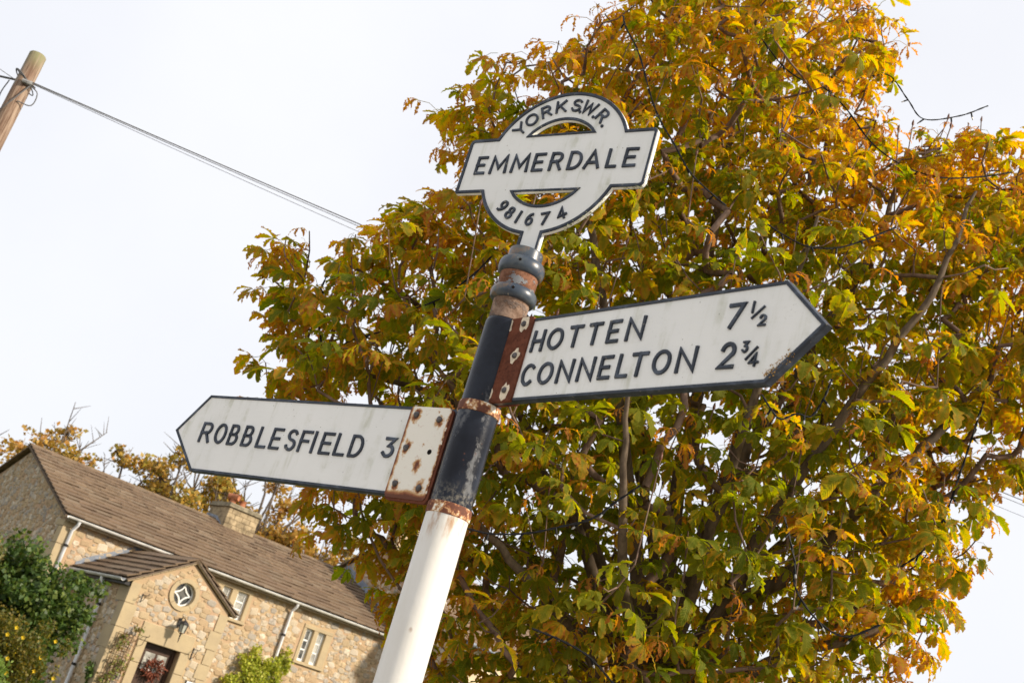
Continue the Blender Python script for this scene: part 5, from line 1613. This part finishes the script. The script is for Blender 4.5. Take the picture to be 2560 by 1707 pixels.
# climbers on the cottage
def climber(name, label, blobs, y, n, tints, size, seed):
    r_ = np.random.default_rng(seed); q = random.Random(seed)
    x0 = sum(b[0] for b in blobs) / len(blobs)
    base = house_pt(x0, y, 0)
    o = empty(name, base, (0, 0, HYAW)); tag(o, label, 'climber')
    st = MB(); cs, rs = [], []
    for (x, z_, rx_, rz_) in blobs:
        st.tube([(q.uniform(-.1, .1), 0, 0), ((x - x0) * .5 + q.uniform(-.1, .1), -.05, z_ * .5), (x - x0, -.06, z_)], [.022, .014, .005], 5)
        for k in range(6):
            cs.append((x - x0 + q.gauss(0, .45) * rx_, -.16 + q.uniform(-.1, .06), z_ + q.gauss(0, .45) * rz_)); f = q.uniform(.3, .6)
            rs.append((rx_ * f, .16, rz_ * f))
    st.build('stem', MAT['bark'], o)
    V_, Q_, T__ = small_leaves(cs, rs, n, size, tints, r_)
    tag(fast_mesh('foliage', V_, Q_, MAT['small_leaf'], o, tint=T__), kind='stuff')
LIME = [(.42, .44, .05), (.36, .40, .04), (.48, .46, .08), (.28, .33, .04)]
climber('lime_climber', 'bright lime green climber below the downpipe on the cottage wall', [(16.5, 2.45, .3, .3), (16.9, 2.3, .35, .35), (17.35, 2.35, .3, .35), (17.62, 2.55, .18, .35), (16.4, 1.95, .35, .3), (16.9, 1.75, .5, .4), (17.4, 1.75, .4, .4), (17.0, 1.2, .6, .4), (16.3, 1.2, .4, .4)], -.02, 5200, LIME, .085, 41)
climber('rose_climber', 'thin leafy climber on the trellis left of the porch door', [(11.5, 1.9, .18, .3), (11.7, 1.5, .2, .3), (11.5, 1.1, .25, .3), (11.75, 2.2, .1, .15), (11.4, .8, .25, .3)], PY - .05, 420, [(.16, .20, .04), (.24, .25, .05), (.20, .13, .05)], .07, 42)
climber('ivy_climber', 'dark green ivy climbing the foot of the porch corner', [(11.25, 1.0, .15, .35), (11.2, .6, .2, .35), (11.3, 1.35, .1, .2)], PY + .4, 500, DKG + [(.10, .17, .03)], .07, 43)
climber('wispy_climber', 'wispy climber in the corner between porch and front wall', [(14.0, 2.5, .1, .35), (14.1, 2.0, .15, .35), (14.3, 1.6, .25, .3), (14.0, 3.0, .06, .2)], -.06, 420, [(.14, .17, .035), (.22, .22, .05)], .07, 44)

# ------------------------------------------------------------------ telegraph pole and wires
def m_wood():
    a = NT('creosoted_pole'); c = a.coord()
    g1 = a.noise(a.mapping(c, (16, 16, 1.1)), 1.0, 5, 0.65); g2 = a.noise(a.mapping(c, (60, 60, 3)), 1.0, 4, 0.6)
    col = a.mix(a.ramp(g1, 0.35, 0.68), (0.33, 0.245, 0.18), (0.17, 0.10, 0.066))
    col = a.mix(a.math('MULTIPLY', a.ramp(g2, 0.48, 0.62), 0.75), col, (0.10, 0.055, 0.035))
    kn = a.voronoi(a.mapping(c, (7, 7, 2.2)), 1.0)
    col = a.mix(a.math('MULTIPLY', a.ramp(kn, 0.16, 0.06), 0.85), col, (0.13, 0.06, 0.035))
    col = a.mix(a.ramp(a.noise(a.mapping(c, (5, 5, 1.2)), 1.0, 4), 0.5, 0.7), col, (0.29, 0.25, 0.20))
    z = a.sep(c)[2]
    col = a.mix(a.math('MULTIPLY', a.ramp(z, 6.75, 7.0), a.ramp(g1, 0.3, 0.6)), col, (0.23, 0.22, 0.12))
    a.base(col, 0.85, 0.2); a.bump(g2, 0.5, 0.006)
    return a.m
PT = 7.0
TP = empty('telegraph_pole', (-5.58, 10.85, 0))
tag(TP, 'bare wooden telegraph pole with wires at the upper left', 'telegraph pole')
sharp(MB().lathe([(.12, -.1), (.117, 0), (.094, 5), (.086, PT - .012), (.076, PT)], 24).build('shaft', m_wood(), TP), 40)
MAT['wire'] = m_plain('dark_wire', (0.12, 0.118, 0.12), 0.6, 0.3, 0.2, 10, 0)
MAT['galv'] = m_plain('galvanised_steel', (0.20, 0.20, 0.20), 0.5, 0.5, 0.3, 20, 0.1)
for zz, a, l in ((5.95, 172, .05), (5.93, -95, .02), (5.62, -62, .085), (5.42, -80, .04)):
    d = Vector((math.cos(R(a)), math.sin(R(a)), 0))
    MB().tube([d * .07 + Vector((0, 0, zz)), d * (.10 + l) + Vector((0, 0, zz))], .011, 8).tube([d * (.10 + l - .012) + Vector((0, 0, zz)), d * (.10 + l) + Vector((0, 0, zz))], .018, 8).build('step_bolt', MAT['galv'], TP)
MB().tube([(.03, -.115, 6.62), (.07, -.10, 6.62), (.10, -.06, 6.64)], .025, 8).build('cable_clamp', MAT['galv'], TP)
loop = lambda r, z0, tilt, ph: [(r * math.cos(R(18 * i)), r * math.sin(R(18 * i)), z0 + tilt * math.cos(R(18 * i + ph))) for i in range(21)]
MB().tube(loop(.115, 6.70, .07, 200), .007, 6, False).tube(loop(.125, 6.66, .09, 160), .006, 6, False).build('wire_binding', MAT['wire'], TP)
MB().tube(catmull([(-.14, -.02, 6.62), (-.16, -.02, 6.45), (-.10, -.06, 6.24), (.0, -.115, 6.32), (.09, -.08, 6.56), (.10, -.05, 6.62)], 5), .006, 6).tube(catmull([(.10, -.04, 6.62), (.19, -.03, 6.56), (.18, -.02, 6.42), (.06, -.08, 6.40)], 5), .006, 6).build('slack_loop', MAT['wire'], TP)
def wire(name, label, a, b, sag, r):
    a, b = Vector(a), Vector(b)
    mid = (a + b) / 2
    pts = [a.lerp(b, t / 40) - Vector((0, 0, sag * 4 * (t / 40) * (1 - t / 40))) for t in range(41)]
    pts = [p - mid for p in pts]
    o = MB().tube(pts, r, 6).build(name, MAT['wire'], None)
    o.location = mid
    tag(o, label, 'wire', 'overhead wires on the telegraph pole')
far_end = Vector((24.5, 17.4, 6.95))
wire('overhead_wire', 'thick overhead wire running from the pole behind the tree', (-5.49, 10.80, 6.66), far_end, .30, .006)
wire('overhead_wire', 'thinner overhead wire just under the thick one, pole to tree', (-5.49, 10.79, 6.645), far_end + Vector((0, .1, -.05)), .315, .0038)
wire('overhead_wire', 'thinnest lowest overhead wire sagging from pole to tree', (-5.49, 10.78, 6.635), far_end + Vector((0, .2, -.1)), .42, .0028)
wire('overhead_wire', 'twin overhead wire leaving the pole towards the left edge', (-5.67, 10.86, 6.66), (-30, 13, 7.0), .4, .011)
wire('overhead_wire', 'hair thin overhead wire rising from pole to left edge', (-5.60, 10.75, 6.60), (-18, 2.5, 8.6), .1, .0035)

# ------------------------------------------------------------------ strings of fairy lights in the tree
MAT['cable'] = m_plain('black_cable', (0.007, 0.007, 0.008), 0.6, 0.2, 0.2, 20, 0)
MAT['bulb'] = m_plain('clear_bulb', (0.40, 0.41, 0.42), 0.2, 0.5, 0.1, 10, 0)
bm_ = MB().tube([(0, 0, 0), (0, 0, -.032)], [.0052, .0055], 8)
BULB_SOCK = bm_.mesh('bulb_socket'); BULB_SOCK.materials.append(MAT['cable'])
bm_ = MB().tube([(0, 0, -.032), (0, 0, -.046), (0, 0, -.052)], [.0042, .0042, .0015], 8)
BULB_TIP = bm_.mesh('bulb_tip'); BULB_TIP.materials.append(MAT['bulb'])
STR = {
 'string of fairy lights hanging beside the ring finial': [(0.05, 5.35, 5.60), (0.08, 5.3, 5.50), (0.188, 5.25, 5.33), (0.314, 5.2, 5.06), (0.401, 5.15, 4.90), (0.482, 5.1, 4.78), (0.588, 5.1, 4.66), (0.676, 5.1, 4.60), (0.815, 5.1, 4.53)],
 'string of fairy lights crossing open sky at the upper right': [(1.315, 6.3, 6.404), (1.504, 6.3, 6.38), (1.707, 6.3, 6.42), (1.835, 6.3, 6.466), (1.981, 6.3, 6.331), (2.108, 6.3, 6.227), (2.334, 6.3, 6.333), (2.503, 6.3, 6.471)],
 'long string of fairy lights sweeping over the upper crown': [(0.82, 5.5, 5.86), (0.98, 5.5, 5.72), (1.11, 5.5, 5.66), (1.23, 5.5, 5.66), (1.39, 5.5, 5.57), (1.58, 5.5, 5.40), (1.78, 5.5, 5.32), (1.99, 5.5, 5.32), (2.21, 5.5, 5.40), (2.38, 5.5, 5.49)],
 'string of fairy lights sagging above the point of the long arm': [(1.04, 5.1, 4.50), (1.13, 5.1, 4.47), (1.26, 5.1, 4.45), (1.40, 5.1, 4.49), (1.53, 5.1, 4.58), (1.67, 5.1, 4.70)],
 'string of fairy lights starting behind the lower band of the post': [(0.06, 5.1, 2.61), (0.17, 5.1, 2.62), (0.32, 5.1, 2.67), (0.45, 5.1, 2.74), (0.58, 5.1, 2.82), (0.66, 5.1, 2.92), (0.75, 5.1, 3.03)],
 'string of fairy lights hanging under the point of the long arm': [(1.20, 5.1, 3.63), (1.25, 5.1, 3.58), (1.31, 5.1, 3.54), (1.38, 5.1, 3.59), (1.45, 5.1, 3.60), (1.49, 5.1, 3.70), (1.51, 5.1, 3.81)],
 'string of fairy lights dropping down the right side of the crown': [(2.515, 5.7, 4.2), (2.482, 5.7, 3.98), (2.449, 5.7, 3.76), (2.403, 5.7, 3.50), (2.327, 5.7, 3.31), (2.228, 5.7, 3.19)],
 'string of fairy lights low in the crown near the bottom edge': [(0.455, 5.1, 2.28), (0.583, 5.1, 2.27), (0.718, 5.1, 2.24), (0.824, 5.1, 2.18), (0.911, 5.1, 2.12)],
 'string of fairy lights looping along the lowest right limb': [(1.48, 5.3, 3.15), (1.57, 5.3, 2.96), (1.60, 5.3, 2.84), (1.72, 5.3, 2.73), (1.87, 5.3, 2.69), (2.02, 5.3, 2.79)],
 'string of fairy lights slanting through leaves left of the upper sleeve': [(-0.53, 5.7, 3.74), (-0.43, 5.7, 3.83), (-0.306, 5.7, 4.01), (-0.239, 5.7, 4.15)],
 'string of fairy lights dangling at the left tip of the crown': [(-1.12, 6.2, 3.96), (-1.121, 6.2, 3.762), (-1.044, 6.2, 3.611), (-0.973, 6.2, 3.511), (-0.859, 6.2, 3.623), (-0.726, 6.2, 3.717)],
}
for lab, pts in STR.items():
    path = catmull(pts, 8)
    base = path[0].copy()
    o = empty('fairy_lights', base); tag(o, lab, 'fairy lights', 'strings of fairy lights in the chestnut tree')
    cb = MB()
    for ph in (0, math.pi):                              # two twisted strands
        cb.tube([p - base + Vector((.0034 * math.cos(i * 1.1 + ph), .0034 * math.sin(i * 1.1 + ph), .003 * math.sin(i * 1.1 + ph))) for i, p in enumerate(path)], .0034, 5)
    cb.build('cable', MAT['cable'], o)
    acc_ = 0; nxt = .08
    for i in range(1, len(path)):
        acc_ += (path[i] - path[i - 1]).length
        if acc_ > nxt:
            nxt += rnd.uniform(.12, .2)
            rot = (rnd.uniform(-.9, .9), rnd.uniform(-.9, .9), 0)
            s_ = bpy.data.objects.new('bulb_socket', BULB_SOCK); link(s_, o); s_.location = path[i] - base; s_.rotation_euler = rot
            t_ = bpy.data.objects.new('bulb_tip', BULB_TIP); link(t_, s_)
# a fine dark conker hanging near the crown top
ck = MB().lathe([(.001, -.022), (.014, -.017), (.021, -.002), (.018, .012), (.008, .021), (.001, .023)], 14).build('conker', m_plain('conker_husk', (0.03, 0.018, 0.012), 0.5, 0.4, 0.3, 40, 0.2), TREE, smooth=True)
ck.location = (-0.16 - 1.32, 0.0, 6.05)
